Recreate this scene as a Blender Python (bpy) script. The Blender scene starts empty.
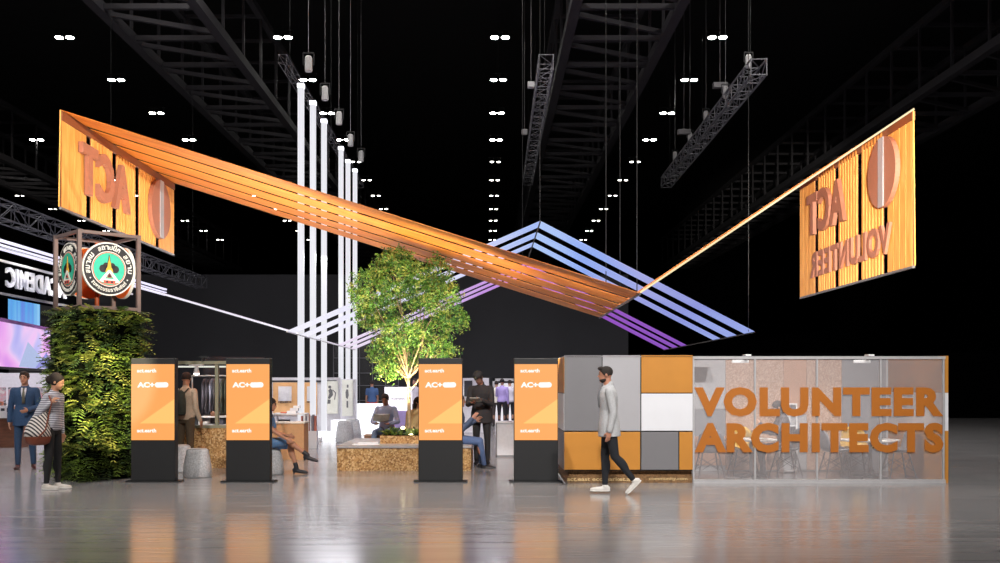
import bpy, bmesh, math, random
import numpy as np
from mathutils import Vector, Matrix
PI = math.pi
random.seed(7)
S = bpy.context.scene
COL = S.collection

# ------------------------------------------------------------------ camera, world, exposure, hall lights
CAM_H = 1.52
cam_d = bpy.data.cameras.new('camera')
cam_d.sensor_width = 36.0
cam_d.lens = 36.0
cam_d.shift_x = 0.013
cam_d.shift_y = 0.1035
cam_d.clip_end = 400
cam = bpy.data.objects.new('camera', cam_d)
COL.objects.link(cam)
cam.location = (0, 0, CAM_H)
cam.rotation_euler = (PI / 2, 0, 0)
S.camera = cam

w = bpy.data.worlds.new('hall_air')
S.world = w
w.use_nodes = True
w.node_tree.nodes['Background'].inputs[0].default_value = (0.55, 0.58, 0.7, 1)
w.node_tree.nodes['Background'].inputs[1].default_value = 0.004

S.view_settings.view_transform = 'Standard'
S.view_settings.look = 'None'
S.view_settings.exposure = 0.0
S.view_settings.gamma = 1.0
S.view_settings.use_curve_mapping = False
S.cycles.use_denoising = True
S.cycles.max_bounces = 6
S.cycles.transparent_max_bounces = 16
S.cycles.sample_clamp_indirect = 4.0


def at(px, py, d):
    """the point of the hall that a picture point shows, d metres in front of the camera"""
    return Vector(((px - 487) * d / 1000, d, CAM_H + (385 - py) * d / 1000))


def floor_at(px, d):
    return Vector(((px - 487) * d / 1000, d, 0))


def area_light(name, loc, size, power, color=(1, 0.97, 0.93), target=None, spread=180):
    l = bpy.data.lights.new(name, 'AREA')
    l.shape = 'DISK'
    l.size = size
    l.energy = power
    l.color = color
    l.spread = math.radians(spread)
    o = bpy.data.objects.new(name, l)
    COL.objects.link(o)
    o.location = loc
    if target is not None:
        o.rotation_euler = (Vector(target) - Vector(loc)).to_track_quat('-Z', 'Y').to_euler()
    return o


def spot(name, loc, target, power, angle, color=(1, 0.97, 0.93), blend=0.25, radius=0.1):
    l = bpy.data.lights.new(name, 'SPOT')
    l.energy = power
    l.spot_size = math.radians(angle)
    l.spot_blend = blend
    l.shadow_soft_size = radius
    l.color = color
    o = bpy.data.objects.new(name, l)
    COL.objects.link(o)
    o.location = loc
    o.rotation_euler = (Vector(target) - Vector(loc)).to_track_quat('-Z', 'Y').to_euler()
    return o


# the hall's own ceiling lamps: the rows of luminaires go on towards and behind the camera
LAMP_X = (-26.6, -17.6, -8.5, 0.54, 9.6)
for lx in (-17.6, -8.5, 0.54, 9.0):
    for ly in (14.0, 19.0, 24.5, 30.0):
        area_light('hall_lamp_light', (lx, ly, 15.9), 0.6, 290)
# fill lights added in front to reach the upright faces turned to the camera
for lx, p in ((-9, 190), (0, 270), (6, 270)):
    area_light('front_fill_light', (lx, 0.5, 12.5), 0.6, p, target=(lx * 0.8, 17.0, 1.9), spread=52)
# stage spot on the planted tower
spot('tower_spotlight', (-3.2, 4.5, 7.0), (-5.98, 15.9, 1.40), 26000, 6.6, (1.0, 0.93, 0.62), 0.12)
spot('tower_top_spotlight', (-10.5, 6.0, 5.2), (-6.5, 15.8, 2.35), 3000, 6.5, (1.0, 0.95, 0.8), 0.5)
# the booths left and behind have bright lamps of their own
area_light('booth_light', (-4.6, 29.0, 5.2), 2.0, 380, (0.95, 0.95, 1.0))
area_light('booth_light', (-9.0, 24.5, 5.0), 1.5, 200, (0.95, 0.93, 1.0))
area_light('booth_light', (-14.0, 24.0, 5.0), 1.5, 160, (0.95, 0.93, 1.0))
area_light('booth_light', (0.5, 35.0, 5.5), 2.0, 200, (0.95, 0.95, 1.0))
# fill added for the underside of the wooden canopy, from made-up uplights
CANOPY_WASH = [((-5.2, 18.36, 2.12), (-5.2, 18.8, 6.0), 330, 140), ((-3.73, 15.9, 1.86), (-3.6, 18.9, 5.0), 330, 86), ((-0.72, 15.9, 1.86), (-0.9, 18.9, 4.3), 210, 86),
               ((0.77, 15.9, 1.86), (1.3, 19.2, 3.7), 110, 86), ((4.6, 17.72, 2.12), (5.2, 18.8, 5.0), 110, 120)]
for l_, t_, p_, c_ in CANOPY_WASH:
    spot('canopy_fill_light', l_, t_, p_ * 1.6, c_, (1.0, 0.93, 0.82), 0.6, 0.06)
spot('tree_fill_light', (2.0, -1.0, 5.2), (-1.5, 19.0, 3.2), 9000, 9, (1.0, 1.0, 0.92), 0.6, 0.1)  # added fill that brightens the tree crown from the front
spot('fascia_fill_light', (5.5, -1.0, 3.4), (-6.82, 18.6, 5.15), 34000, 14.5, (1, 0.93, 0.82), 0.5, 0.1)  # added fill for the inner face of the left fascia
spot('fascia_fill_light', (1.2, -1.0, 2.6), (6.82, 18.6, 4.70), 52000, 13.5, (1, 0.93, 0.82), 0.5, 0.1)  # added fill for the inner face of the right fascia

# ------------------------------------------------------------------ materials
_mats = {}


def srgb(c):
    return tuple(((x / 255) / 12.92 if x / 255 <= 0.04045 else ((x / 255 + 0.055) / 1.055) ** 2.4) for x in c)


def mat(name, c, rough=0.6, metal=0.0, emit=0.0, ecol=None, var=0.06, scale=18.0, bump=0.0, stretch=None, c2=None, coat=0.0):
    """procedural principled material; c is an 8-bit sRGB colour, var the noise variation of it (or c2: second colour)"""
    if name in _mats:
        return _mats[name]
    m = bpy.data.materials.new(name)
    m.use_nodes = True
    nt = m.node_tree
    b = nt.nodes['Principled BSDF']
    b.inputs['Roughness'].default_value = rough
    b.inputs['Metallic'].default_value = metal
    b.inputs['Coat Weight'].default_value = coat
    if rough >= 0.95:
        b.inputs['Specular IOR Level'].default_value = 0.0
    tc = nt.nodes.new('ShaderNodeTexCoord')
    n = nt.nodes.new('ShaderNodeTexNoise')
    n.inputs['Scale'].default_value = scale
    n.inputs['Detail'].default_value = 4
    if stretch:
        mp = nt.nodes.new('ShaderNodeMapping')
        mp.inputs['Scale'].default_value = stretch
        nt.links.new(tc.outputs['Object'], mp.inputs[0])
        nt.links.new(mp.outputs[0], n.inputs['Vector'])
    else:
        nt.links.new(tc.outputs['Object'], n.inputs['Vector'])
    r = nt.nodes.new('ShaderNodeValToRGB')
    base = srgb(c)
    if c2:
        lo, hi = base, srgb(c2)
        r.color_ramp.elements[0].position = 0.4
        r.color_ramp.elements[1].position = 0.6
    else:
        lo = tuple(max(0, x * (1 - var)) for x in base)
        hi = tuple(min(1, x * (1 + var)) for x in base)
        r.color_ramp.elements[0].position = 0.3
        r.color_ramp.elements[1].position = 0.7
    r.color_ramp.elements[0].color = (*lo, 1)
    r.color_ramp.elements[1].color = (*hi, 1)
    nt.links.new(n.outputs['Fac'], r.inputs[0])
    if emit and emit >= 0.6:
        b.inputs['Base Color'].default_value = (0.03, 0.03, 0.03, 1)
    else:
        nt.links.new(r.outputs[0], b.inputs['Base Color'])
    if emit:
        if ecol:
            b.inputs['Emission Color'].default_value = (*srgb(ecol), 1)
        else:
            nt.links.new(r.outputs[0], b.inputs['Emission Color'])
        b.inputs['Emission Strength'].default_value = emit
    if bump:
        bp = nt.nodes.new('ShaderNodeBump')
        bp.inputs['Strength'].default_value = bump
        bp.inputs['Distance'].default_value = 0.02
        nt.links.new(n.outputs['Fac'], bp.inputs['Height'])
        nt.links.new(bp.outputs[0], b.inputs['Normal'])
    _mats[name] = m
    return m


def chip_mat(name, cols, scale):
    """oriented strand board / cork: random chips of several tones"""
    m = bpy.data.materials.new(name)
    m.use_nodes = True
    nt = m.node_tree
    b = nt.nodes['Principled BSDF']
    b.inputs['Roughness'].default_value = 0.7
    tc = nt.nodes.new('ShaderNodeTexCoord')
    v = nt.nodes.new('ShaderNodeTexVoronoi')
    v.inputs['Scale'].default_value = scale
    v.inputs['Randomness'].default_value = 1
    nt.links.new(tc.outputs['Object'], v.inputs['Vector'])
    sp = nt.nodes.new('ShaderNodeSeparateColor')
    nt.links.new(v.outputs['Color'], sp.inputs[0])
    r = nt.nodes.new('ShaderNodeValToRGB')
    r.color_ramp.interpolation = 'CONSTANT'
    while len(r.color_ramp.elements) < len(cols):
        r.color_ramp.elements.new(0.5)
    for i, c in enumerate(cols):
        r.color_ramp.elements[i].position = i / len(cols)
        r.color_ramp.elements[i].color = (*srgb(c), 1)
    nt.links.new(sp.outputs[0], r.inputs[0])
    nt.links.new(r.outputs[0], b.inputs['Base Color'])
    return m


def wood_mat(name, c1, c2, axis_scale, rough=0.5, scale=3.0):
    m = bpy.data.materials.new(name)
    m.use_nodes = True
    nt = m.node_tree
    b = nt.nodes['Principled BSDF']
    b.inputs['Roughness'].default_value = rough
    tc = nt.nodes.new('ShaderNodeTexCoord')
    mp = nt.nodes.new('ShaderNodeMapping')
    mp.inputs['Scale'].default_value = axis_scale
    nt.links.new(tc.outputs['Object'], mp.inputs[0])
    n = nt.nodes.new('ShaderNodeTexNoise')
    n.inputs['Scale'].default_value = scale
    n.inputs['Detail'].default_value = 6
    n.inputs['Distortion'].default_value = 0.6
    nt.links.new(mp.outputs[0], n.inputs['Vector'])
    r = nt.nodes.new('ShaderNodeValToRGB')
    r.color_ramp.elements[0].position = 0.35
    r.color_ramp.elements[1].position = 0.65
    r.color_ramp.elements[0].color = (*srgb(c1), 1)
    r.color_ramp.elements[1].color = (*srgb(c2), 1)
    nt.links.new(n.outputs['Fac'], r.inputs[0])
    nt.links.new(r.outputs[0], b.inputs['Base Color'])
    return m


def floor_mat():
    m = bpy.data.materials.new('polished_concrete')
    m.use_nodes = True
    nt = m.node_tree
    b = nt.nodes['Principled BSDF']
    tc = nt.nodes.new('ShaderNodeTexCoord')
    mp = nt.nodes.new('ShaderNodeMapping')
    mp.inputs['Scale'].default_value = (0.35, 3.2, 1)
    nt.links.new(tc.outputs['Object'], mp.inputs[0])
    n = nt.nodes.new('ShaderNodeTexNoise')
    n.inputs['Scale'].default_value = 1.4
    n.inputs['Detail'].default_value = 8
    n.inputs['Roughness'].default_value = 0.6
    nt.links.new(mp.outputs[0], n.inputs['Vector'])
    r = nt.nodes.new('ShaderNodeValToRGB')
    r.color_ramp.elements[0].position = 0.3
    r.color_ramp.elements[1].position = 0.7
    r.color_ramp.elements[0].color = (*srgb((130, 128, 130)), 1)
    r.color_ramp.elements[1].color = (*srgb((152, 149, 149)), 1)
    nt.links.new(n.outputs['Fac'], r.inputs[0])
    nt.links.new(r.outputs[0], b.inputs['Base Color'])
    r2 = nt.nodes.new('ShaderNodeMapRange')
    r2.inputs['To Min'].default_value = 0.10
    r2.inputs['To Max'].default_value = 0.24
    nt.links.new(n.outputs['Fac'], r2.inputs['Value'])
    nt.links.new(r2.outputs[0], b.inputs['Roughness'])
    b.inputs['Specular IOR Level'].default_value = 0.8
    bp = nt.nodes.new('ShaderNodeBump')
    bp.inputs['Strength'].default_value = 0.2
    bp.inputs['Distance'].default_value = 0.01
    nt.links.new(n.outputs['Fac'], bp.inputs['Height'])
    nt.links.new(bp.outputs[0], b.inputs['Normal'])
    return m


def veil_mat(name, tint, alpha, rough=0.15):
    """acrylic / dusty glass: part clear, part pale film"""
    m = bpy.data.materials.new(name)
    m.use_nodes = True
    nt = m.node_tree
    out = nt.nodes['Material Output']
    b = nt.nodes['Principled BSDF']
    b.inputs['Base Color'].default_value = (*srgb(tint), 1)
    b.inputs['Roughness'].default_value = rough
    tr = nt.nodes.new('ShaderNodeBsdfTransparent')
    mx = nt.nodes.new('ShaderNodeMixShader')
    tc = nt.nodes.new('ShaderNodeTexCoord')
    n = nt.nodes.new('ShaderNodeTexNoise')
    n.inputs['Scale'].default_value = 0.9
    nt.links.new(tc.outputs['Object'], n.inputs['Vector'])
    mr = nt.nodes.new('ShaderNodeMapRange')
    mr.inputs['To Min'].default_value = alpha - 0.03
    mr.inputs['To Max'].default_value = alpha + 0.03
    nt.links.new(n.outputs['Fac'], mr.inputs['Value'])
    nt.links.new(mr.outputs[0], mx.inputs[0])
    nt.links.new(tr.outputs[0], mx.inputs[1])
    nt.links.new(b.outputs[0], mx.inputs[2])
    nt.links.new(mx.outputs[0], out.inputs['Surface'])
    return m


M_black = mat('black_metal', (18, 18, 20), 0.55, var=0.1)
M_kiosk = mat('charcoal_panel', (24, 24, 26), 0.5, var=0.05)
M_steel = mat('grey_steel', (120, 118, 120), 0.45, 0.3)
M_truss = mat('truss_aluminium', (120, 120, 125), 0.5, 0.2)
M_roof = mat('dark_roof_steel', (47, 45, 49), 0.8)
M_white = mat('white_paint', (225, 224, 226), 0.5, var=0.02)
M_osb = chip_mat('strand_board', [(178, 140, 90), (150, 110, 62), (196, 160, 112), (128, 90, 48), (170, 128, 76)], 38)
M_cork = chip_mat('cork_sheet', [(180, 148, 128), (160, 126, 106), (196, 166, 148), (172, 140, 120)], 60)
M_plinth = chip_mat('plinth_board', [(120, 88, 52), (96, 68, 38), (136, 100, 62)], 60)
M_orange = mat('ochre_laminate', (184, 122, 42), 0.5, var=0.05, scale=3)
M_grey = mat('grey_laminate', (112, 110, 113), 0.5, var=0.03, scale=3)
M_lgrey = mat('light_grey_laminate', (160, 158, 162), 0.5, var=0.02, scale=3)
M_offwhite = mat('white_laminate', (212, 212, 217), 0.45, var=0.02, scale=3)
M_brass = mat('ochre_film', (166, 94, 6), 0.6, var=0.03)
M_stool = mat('grey_felt', (184, 184, 186), 0.9, var=0.25, scale=40)
M_black_drape = mat('black_drape', (30, 30, 33), 0.95, var=0.15, scale=2, stretch=(6, 6, 0.3))
M_darkwall = mat('dark_grey_panel', (46, 46, 51), 0.9, var=0.05, scale=1)


# ------------------------------------------------------------------ mesh helpers
class MB:
    def __init__(s):
        s.v = []
        s.f = []

    def add(s, vs, fs):
        o = len(s.v)
        s.v += [tuple(p) for p in vs]
        s.f += [tuple(i + o for i in f) for f in fs]
        return s

    def box(s, x0, x1, y0, y1, z0, z1):
        return s.add([(x0, y0, z0), (x1, y0, z0), (x1, y1, z0), (x0, y1, z0), (x0, y0, z1), (x1, y0, z1), (x1, y1, z1), (x0, y1, z1)],
                     [(0, 3, 2, 1), (4, 5, 6, 7), (0, 1, 5, 4), (1, 2, 6, 5), (2, 3, 7, 6), (3, 0, 4, 7)])

    def bar(s, a, b, wx, wz=None, up=(0, 0, 1)):
        """square bar from a to b"""
        a, b = Vector(a), Vector(b)
        wz = wz or wx
        d = (b - a).normalized()
        u = Vector(up)
        if abs(d.dot(u)) > 0.98:
            u = Vector((0, 1, 0))
        x = d.cross(u).normalized() * wx / 2
        z = x.cross(d).normalized() * wz / 2
        vs = [a - x - z, a + x - z, a + x + z, a - x + z, b - x - z, b + x - z, b + x + z, b - x + z]
        return s.add(vs, [(0, 1, 2, 3), (7, 6, 5, 4), (0, 4, 5, 1), (1, 5, 6, 2), (2, 6, 7, 3), (3, 7, 4, 0)])

    def tube(s, a, b, r0, r1=None, n=10):
        a, b = Vector(a), Vector(b)
        r1 = r0 if r1 is None else r1
        d = (b - a).normalized()
        u = Vector((0, 0, 1)) if abs(d.z) < 0.9 else Vector((1, 0, 0))
        x = d.cross(u).normalized()
        y = d.cross(x).normalized()
        vs = []
        for p, r in ((a, r0), (b, r1)):
            for i in range(n):
                t = 2 * PI * i / n
                vs.append(p + (x * math.cos(t) + y * math.sin(t)) * r)
        fs = [(i, (i + 1) % n, n + (i + 1) % n, n + i) for i in range(n)]
        fs += [tuple(range(n))[::-1], tuple(range(n, 2 * n))]
        return s.add(vs, fs)

    def lathe(s, prof, c=(0, 0, 0), n=24):
        vs = []
        for r, z in prof:
            for i in range(n):
                t = 2 * PI * i / n
                vs.append((c[0] + r * math.cos(t), c[1] + r * math.sin(t), c[2] + z))
        fs = []
        for k in range(len(prof) - 1):
            for i in range(n):
                j = (i + 1) % n
                fs.append((k * n + i, k * n + j, (k + 1) * n + j, (k + 1) * n + i))
        fs.append(tuple(range(n))[::-1])
        fs.append(tuple(range((len(prof) - 1) * n, len(prof) * n)))
        return s.add(vs, fs)

    def ell(s, c, r, X=(1, 0, 0), Y=(0, 1, 0), Z=(0, 0, 1), n=14, m=9):
        c, X, Y, Z = Vector(c), Vector(X), Vector(Y), Vector(Z)
        vs = [c - Z * r[2]]
        for k in range(1, m):
            ph = -PI / 2 + PI * k / m
            for i in range(n):
                t = 2 * PI * i / n
                vs.append(c + X * (r[0] * math.cos(ph) * math.cos(t)) + Y * (r[1] * math.cos(ph) * math.sin(t)) + Z * (r[2] * math.sin(ph)))
        vs.append(c + Z * r[2])
        fs = [(0, 1 + (i + 1) % n, 1 + i) for i in range(n)]
        for k in range(m - 2):
            for i in range(n):
                j = (i + 1) % n
                fs.append((1 + k * n + i, 1 + k * n + j, 1 + (k + 1) * n + j, 1 + (k + 1) * n + i))
        t0 = 1 + (m - 2) * n
        fs += [(t0 + i, t0 + (i + 1) % n, len(vs) - 1) for i in range(n)]
        return s.add(vs, fs)

    def cap(s, a, ra, b, rb, n=10):
        """tapered capsule"""
        a, b = Vector(a), Vector(b)
        if (b - a).length < 1e-6:
            b = a + Vector((0, 0, 1e-4))
        d = (b - a).normalized()
        u = Vector((0, 0, 1)) if abs(d.z) < 0.9 else Vector((1, 0, 0))
        x = d.cross(u).normalized()
        y = d.cross(x).normalized()
        rings = [(a, ra, -70), (a, ra, -35), (a, ra, 0), (b, rb, 0), (b, rb, 35), (b, rb, 70)]
        vs = []
        for p, r, ang in rings:
            c_, s_ = math.cos(math.radians(ang)), math.sin(math.radians(ang))
            for i in range(n):
                t = 2 * PI * i / n
                vs.append(p + d * (r * s_) + (x * math.cos(t) + y * math.sin(t)) * (r * c_))
        fs = []
        for k in range(5):
            for i in range(n):
                j = (i + 1) % n
                fs.append((k * n + i, k * n + j, (k + 1) * n + j, (k + 1) * n + i))
        fs += [tuple(range(n))[::-1], tuple(range(5 * n, 6 * n))]
        return s.add(vs, fs)

    def loft(s, secs, n=18):
        """closed loft: secs of (centre, X radius vector, Y radius vector)"""
        vs = []
        for c, X, Y in secs:
            for i in range(n):
                t = 2 * PI * i / n
                vs.append(Vector(c) + Vector(X) * math.cos(t) + Vector(Y) * math.sin(t))
        fs = []
        for k in range(len(secs) - 1):
            for i in range(n):
                j = (i + 1) % n
                fs.append((k * n + i, k * n + j, (k + 1) * n + j, (k + 1) * n + i))
        fs += [tuple(range(n))[::-1], tuple(range((len(secs) - 1) * n, len(secs) * n))]
        return s.add(vs, fs)

    def prism(s, poly, y0, y1):
        """outline in x,z extruded along y"""
        n = len(poly)
        vs = [(x, y0, z) for x, z in poly] + [(x, y1, z) for x, z in poly]
        fs = [tuple(range(n)), tuple(range(n, 2 * n))[::-1]] + [(i, n + i, n + (i + 1) % n, (i + 1) % n) for i in range(n)]
        return s.add(vs, fs)

    def build(s, name, m, parent=None, loc=None, smooth=False, world=False, bevel=0.0, remesh=0.0, fix=False):
        me = bpy.data.meshes.new(name)
        off = Vector((0, 0, 0))
        if world and parent is not None:
            off = parent.matrix_basis.translation.copy()
            p = parent.parent
            while p is not None:
                off += p.matrix_basis.translation
                p = p.parent
        vs = [tuple(Vector(p) - off) for p in s.v] if world else s.v
        me.from_pydata(vs, [], s.f)
        me.materials.append(m)
        o = bpy.data.objects.new(name, me)
        COL.objects.link(o)
        bm = bmesh.new()
        bm.from_mesh(me)
        bmesh.ops.recalc_face_normals(bm, faces=bm.faces)
        bm.to_mesh(me)
        bm.free()
        if remesh:
            md = o.modifiers.new('r', 'REMESH')
            md.mode = 'VOXEL'
            md.voxel_size = remesh
            md.use_smooth_shade = True
            sm = o.modifiers.new('s', 'SMOOTH')
            sm.factor = 0.5
            sm.iterations = 3
            dg = bpy.context.evaluated_depsgraph_get()
            new = bpy.data.meshes.new_from_object(o.evaluated_get(dg))
            o.modifiers.clear()
            o.data = new
            if not new.materials:
                new.materials.append(m)
            smooth = True
        if bevel:
            md = o.modifiers.new('b', 'BEVEL')
            md.width = bevel
            md.segments = 2
            md.limit_method = 'ANGLE'
        if smooth:
            for p in o.data.polygons:
                p.use_smooth = True
        if parent is not None:
            o.parent = parent
        if loc is not None:
            o.location = loc
        return o


def tag(o, label=None, cat=None, group=None, kind=None):
    if label:
        o['label'] = label
    if cat:
        o['category'] = cat
    if group:
        o['group'] = group
    if kind:
        o['kind'] = kind
    return o


def thing(name, loc, label, cat, rz=0.0, group=None):
    o = bpy.data.objects.new(name, None)
    COL.objects.link(o)
    o.location = loc
    o.rotation_euler = (0, 0, rz)
    o.empty_display_size = 0.1
    return tag(o, label, cat, group)


def dup(o, loc=None, rz=None, label=None, parent=None, group=None):
    c = o.copy()
    COL.objects.link(c)
    if parent is not None:
        c.parent = parent
    if loc is not None:
        c.location = loc
    if rz is not None:
        c.rotation_euler = (0, 0, rz)
    if label:
        c['label'] = label
    if group:
        c['group'] = group
    for ch in [x for x in bpy.data.objects if x.parent == o]:
        dup(ch, parent=c)
    return c


def text_mb(s, w_, h_, depth=0.01, bold=0.0, spc=1.0):
    """lettering in the XZ plane facing -Y, lower left at the origin, fitted to w_ x h_; returns MB"""
    cu = bpy.data.curves.new('t', 'FONT')
    cu.body = s
    cu.offset = bold
    cu.space_character = spc
    cu.extrude = 0.0
    cu.resolution_u = 3
    cu.fill_mode = 'BOTH'
    o = bpy.data.objects.new('t', cu)
    COL.objects.link(o)
    dg = bpy.context.evaluated_depsgraph_get()
    dg.update()
    me = bpy.data.meshes.new_from_object(o.evaluated_get(dg))
    bpy.data.objects.remove(o)
    bm = bmesh.new()
    bm.from_mesh(me)
    bmesh.ops.remove_doubles(bm, verts=bm.verts, dist=1e-5)
    xs = [v.co.x for v in bm.verts]
    ys = [v.co.y for v in bm.verts]
    x0, x1, y0, y1 = min(xs), max(xs), min(ys), max(ys)
    for v in bm.verts:
        v.co = Vector(((v.co.x - x0) / (x1 - x0) * w_, 0, (v.co.y - y0) / (y1 - y0) * h_))
    if depth:
        r = bmesh.ops.extrude_face_region(bm, geom=bm.faces[:])
        for e in r['geom']:
            if isinstance(e, bmesh.types.BMVert):
                e.co.y -= depth
    mb = MB()
    bm.verts.index_update()
    mb.add([v.co.copy() for v in bm.verts], [[v.index for v in f.verts] for f in bm.faces])
    bm.free()
    bpy.data.meshes.remove(me)
    return mb


def islands(mb):
    """one MB per connected piece (one letter each)"""
    par = list(range(len(mb.v)))

    def find(i):
        while par[i] != i:
            par[i] = par[par[i]]
            i = par[i]
        return i
    for f in mb.f:
        r0 = find(f[0])
        for i in f[1:]:
            par[find(i)] = r0
    groups = {}
    for f in mb.f:
        groups.setdefault(find(f[0]), []).append(f)
    out = []
    for fs in groups.values():
        idx = sorted({i for f in fs for i in f})
        mp = {i: k for k, i in enumerate(idx)}
        m_ = MB()
        m_.v = [mb.v[i] for i in idx]
        m_.f = [tuple(mp[i] for i in f) for f in fs]
        out.append(m_)
    return out


def xf(mb, M):
    mb.v = [tuple(M @ Vector(p)) for p in mb.v]
    return mb


def ring_text(s, R, h_, a0, a1, wfac=0.8, depth=0.01, bold=0.02, inward=False):
    """letters set along an arc (degrees, clockwise from a0 to a1), in the XZ plane facing -Y"""
    out = MB()
    # clusters: keep combining Thai marks with their base letter
    comb = set('\u0e31\u0e34\u0e35\u0e36\u0e37\u0e38\u0e39\u0e4c\u0e48\u0e49')
    cl = []
    for ch in s:
        if ch in comb and cl:
            cl[-1] += ch
        else:
            cl.append(ch)
    n = len(cl)
    for i, ch in enumerate(cl):
        if ch == ' ':
            continue
        a = math.radians(a0 + (a1 - a0) * (i + 0.5) / n)
        arc = abs(math.radians(a1 - a0)) * R / n
        m = text_mb(ch, arc * wfac, h_ * (1.0 if len(ch) == 1 else 1.25), depth, bold)
        # centre then rotate
        rot = (PI / 2 - a) if not inward else (-PI / 2 - a)
        M = Matrix.Translation((R * math.cos(a), 0, R * math.sin(a))) @ Matrix.Rotation(rot, 4, 'Y') @ Matrix.Translation((-arc * wfac / 2, 0, -h_ / 2))
        xf(m, M)
        out.add(m.v, m.f)
    return out


# ------------------------------------------------------------------ the setting
def struct(name, mb, m, **k):
    o = mb.build(name, m, **k)
    return tag(o, kind='structure')


mb = MB()
mb.box(-48, 48, -14, 112, -0.1, 0)
struct('floor', mb, floor_mat())
struct('ceiling', MB().box(-48, 48, -14, 112, 20.5, 20.7), mat('black_ceiling', (16, 16, 17), 0.9))
struct('wall_left', MB().box(-48.2, -48, -14, 112, 0, 20.5), M_black_drape)
struct('wall_right', MB().box(48, 48.2, -14, 112, 0, 20.5), M_black_drape)
struct('wall_back', MB().box(-48, 48, 112, 112.2, 0, 20.5), mat('deep_black_drape', (6, 6, 7), 0.95))
struct('wall_front', MB().box(-48, 48, -14.2, -14, 0, 20.5), M_black_drape)
o = MB().box(-22, 6.5, 46, 46.3, 0, 6.6).build('partition_wall', M_darkwall)
tag(o, kind='structure')
o = MB().box(6.5, 40, 46, 46.2, 0, 3.0).build('partition_wall', mat('deep_black_drape', (6, 6, 7), 0.95))  # added black screen, stands in for the far floor falling into darkness
tag(o, kind='structure')


# ------------------------------------------------------------------ roof girders
def roof_girder(x0, x1, zb, zt, y0, y1, step, label):
    xm = (x0 + x1) / 2
    t = thing('roof_girder', (xm, y0, zb), label, 'girder', group='roof girders under the black ceiling')
    for x in (x0, x1):
        MB().bar((x, y0, zb), (x, y1, zb), 0.34).build('chord', M_roof, t, world=True)
        MB().bar((x, y0, zt), (x, y1, zt), 0.26).build('chord', M_roof, t, world=True)
    b = MB()
    y = y0 + 1
    k = 0
    while y < y1:
        b.bar((x0, y, zb), (x1, y, zb), 0.17)
        b.bar((x0, y, zt), (x1, y, zt), 0.14)
        yn = min(y + step, y1)
        b.bar((x0 if k % 2 == 0 else x0, y + 0.6, zb), (x1, yn - 0.4, zb + 0.05), 0.15)
        for x in (x0, x1):
            b.bar((x, y, zb), (x, y, zt), 0.1)
        y += step
        k += 1
    b.build('brace', M_roof, t, world=True)
    return t


roof_girder(-12.8, -9.5, 14.0, 17.0, 26, 108, 3.0, 'long steel roof girder running away above the wooden canopy, left of centre')
roof_girder(2.9, 6.35, 14.0, 17.0, 26, 108, 3.0, 'long steel roof girder running away above the blue light bands, right of centre')
roof_girder(-30.0, -26.6, 14.0, 17.0, 40, 108, 3.0, 'steel roof girder at the far left edge, above the panel lettered ACT')
roof_girder(18.6, 22.0, 14.0, 17.0, 30, 108, 3.0, 'faint steel roof girder at the upper right, nearly lost in the dark')

ff = None  # housings for the added canopy uplights
for (l_, t_, p_, c_), lab in zip(CANOPY_WASH, ('added uplight on the top rail of the clothes stall', 'added uplight fixed behind the second kiosk', 'added uplight fixed behind the third kiosk', 'added uplight fixed behind the fourth kiosk', 'added uplight on the back wall of the glass room')):
    if ff is None:
        ff = thing('added_uplight', Vector(l_), lab, 'lamp')
        MB().box(-0.09, 0.09, -0.03, 0.03, -0.10, -0.07).build('housing', M_black, ff)
        MB().box(-0.01, 0.01, -0.12, 0.02, -0.16, -0.10).build('bracket', M_black, ff)
    else:
        dup(ff, Vector(l_), label=lab)

# ------------------------------------------------------------------ ceiling luminaires
M_lamp = mat('lamp_glass', (255, 255, 255), 0.3, emit=60, ecol=(255, 252, 244))
M_lamp_dim = mat('lamp_glass_far', (255, 255, 255), 0.3, emit=12, ecol=(255, 252, 244))


def luminaire(loc, label, group, r=0.16, m=None):
    t = thing('ceiling_luminaire', loc, label, 'ceiling lamp', group=group)
    MB().box(-0.42, 0.42, -0.05, 0.05, 0.22, 0.3).tube((0, 0, 0.3), (0, 0, 4.4), 0.008, n=5).build('bracket', M_black, t)
    for sx in (-1, 1):
        MB().lathe([(r * 0.5, 0.26), (r * 0.9, 0.18), (r + 0.03, 0.02), (r + 0.03, 0.0), (r, 0.0), (r * 0.9, 0.03)], (sx * 0.22, 0, 0), 14).build('reflector', M_black, t)
        MB().ell((sx * 0.22, 0, 0.0), (r, r, 0.05), n=12, m=6).build('lens', m or M_lamp, t, smooth=True)
    return t


cols = {-35.7: 'outermost left row', -26.6: 'far left row', -17.6: 'left row', -8.5: 'row above the white light poles', 0.54: 'middle row', 9.6: 'right-hand row'}
protoA = None
for cx, cname in cols.items():
    for n in range(0, 11):
        y = 41.66 + 5.8 * n
        px = 487 + cx / y * 1000
        if px < -10 or px > 1010:
            continue
        if cx < -20 and n < 3:
            continue
        lab = 'twin-lens ceiling lamp in the %s of hall lamps' % cname
        grp = 'ceiling lamps, %s' % cname
        near = n < 4
        key = (near,)
        if protoA is None:
            protoA = {}
        if key not in protoA:
            protoA[key] = luminaire((cx, y, 16.0), lab, grp, 0.17 if near else 0.13, M_lamp if near else M_lamp_dim)
        else:
            dup(protoA[key], (cx, y, 16.0), label=lab, group=grp)


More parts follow.
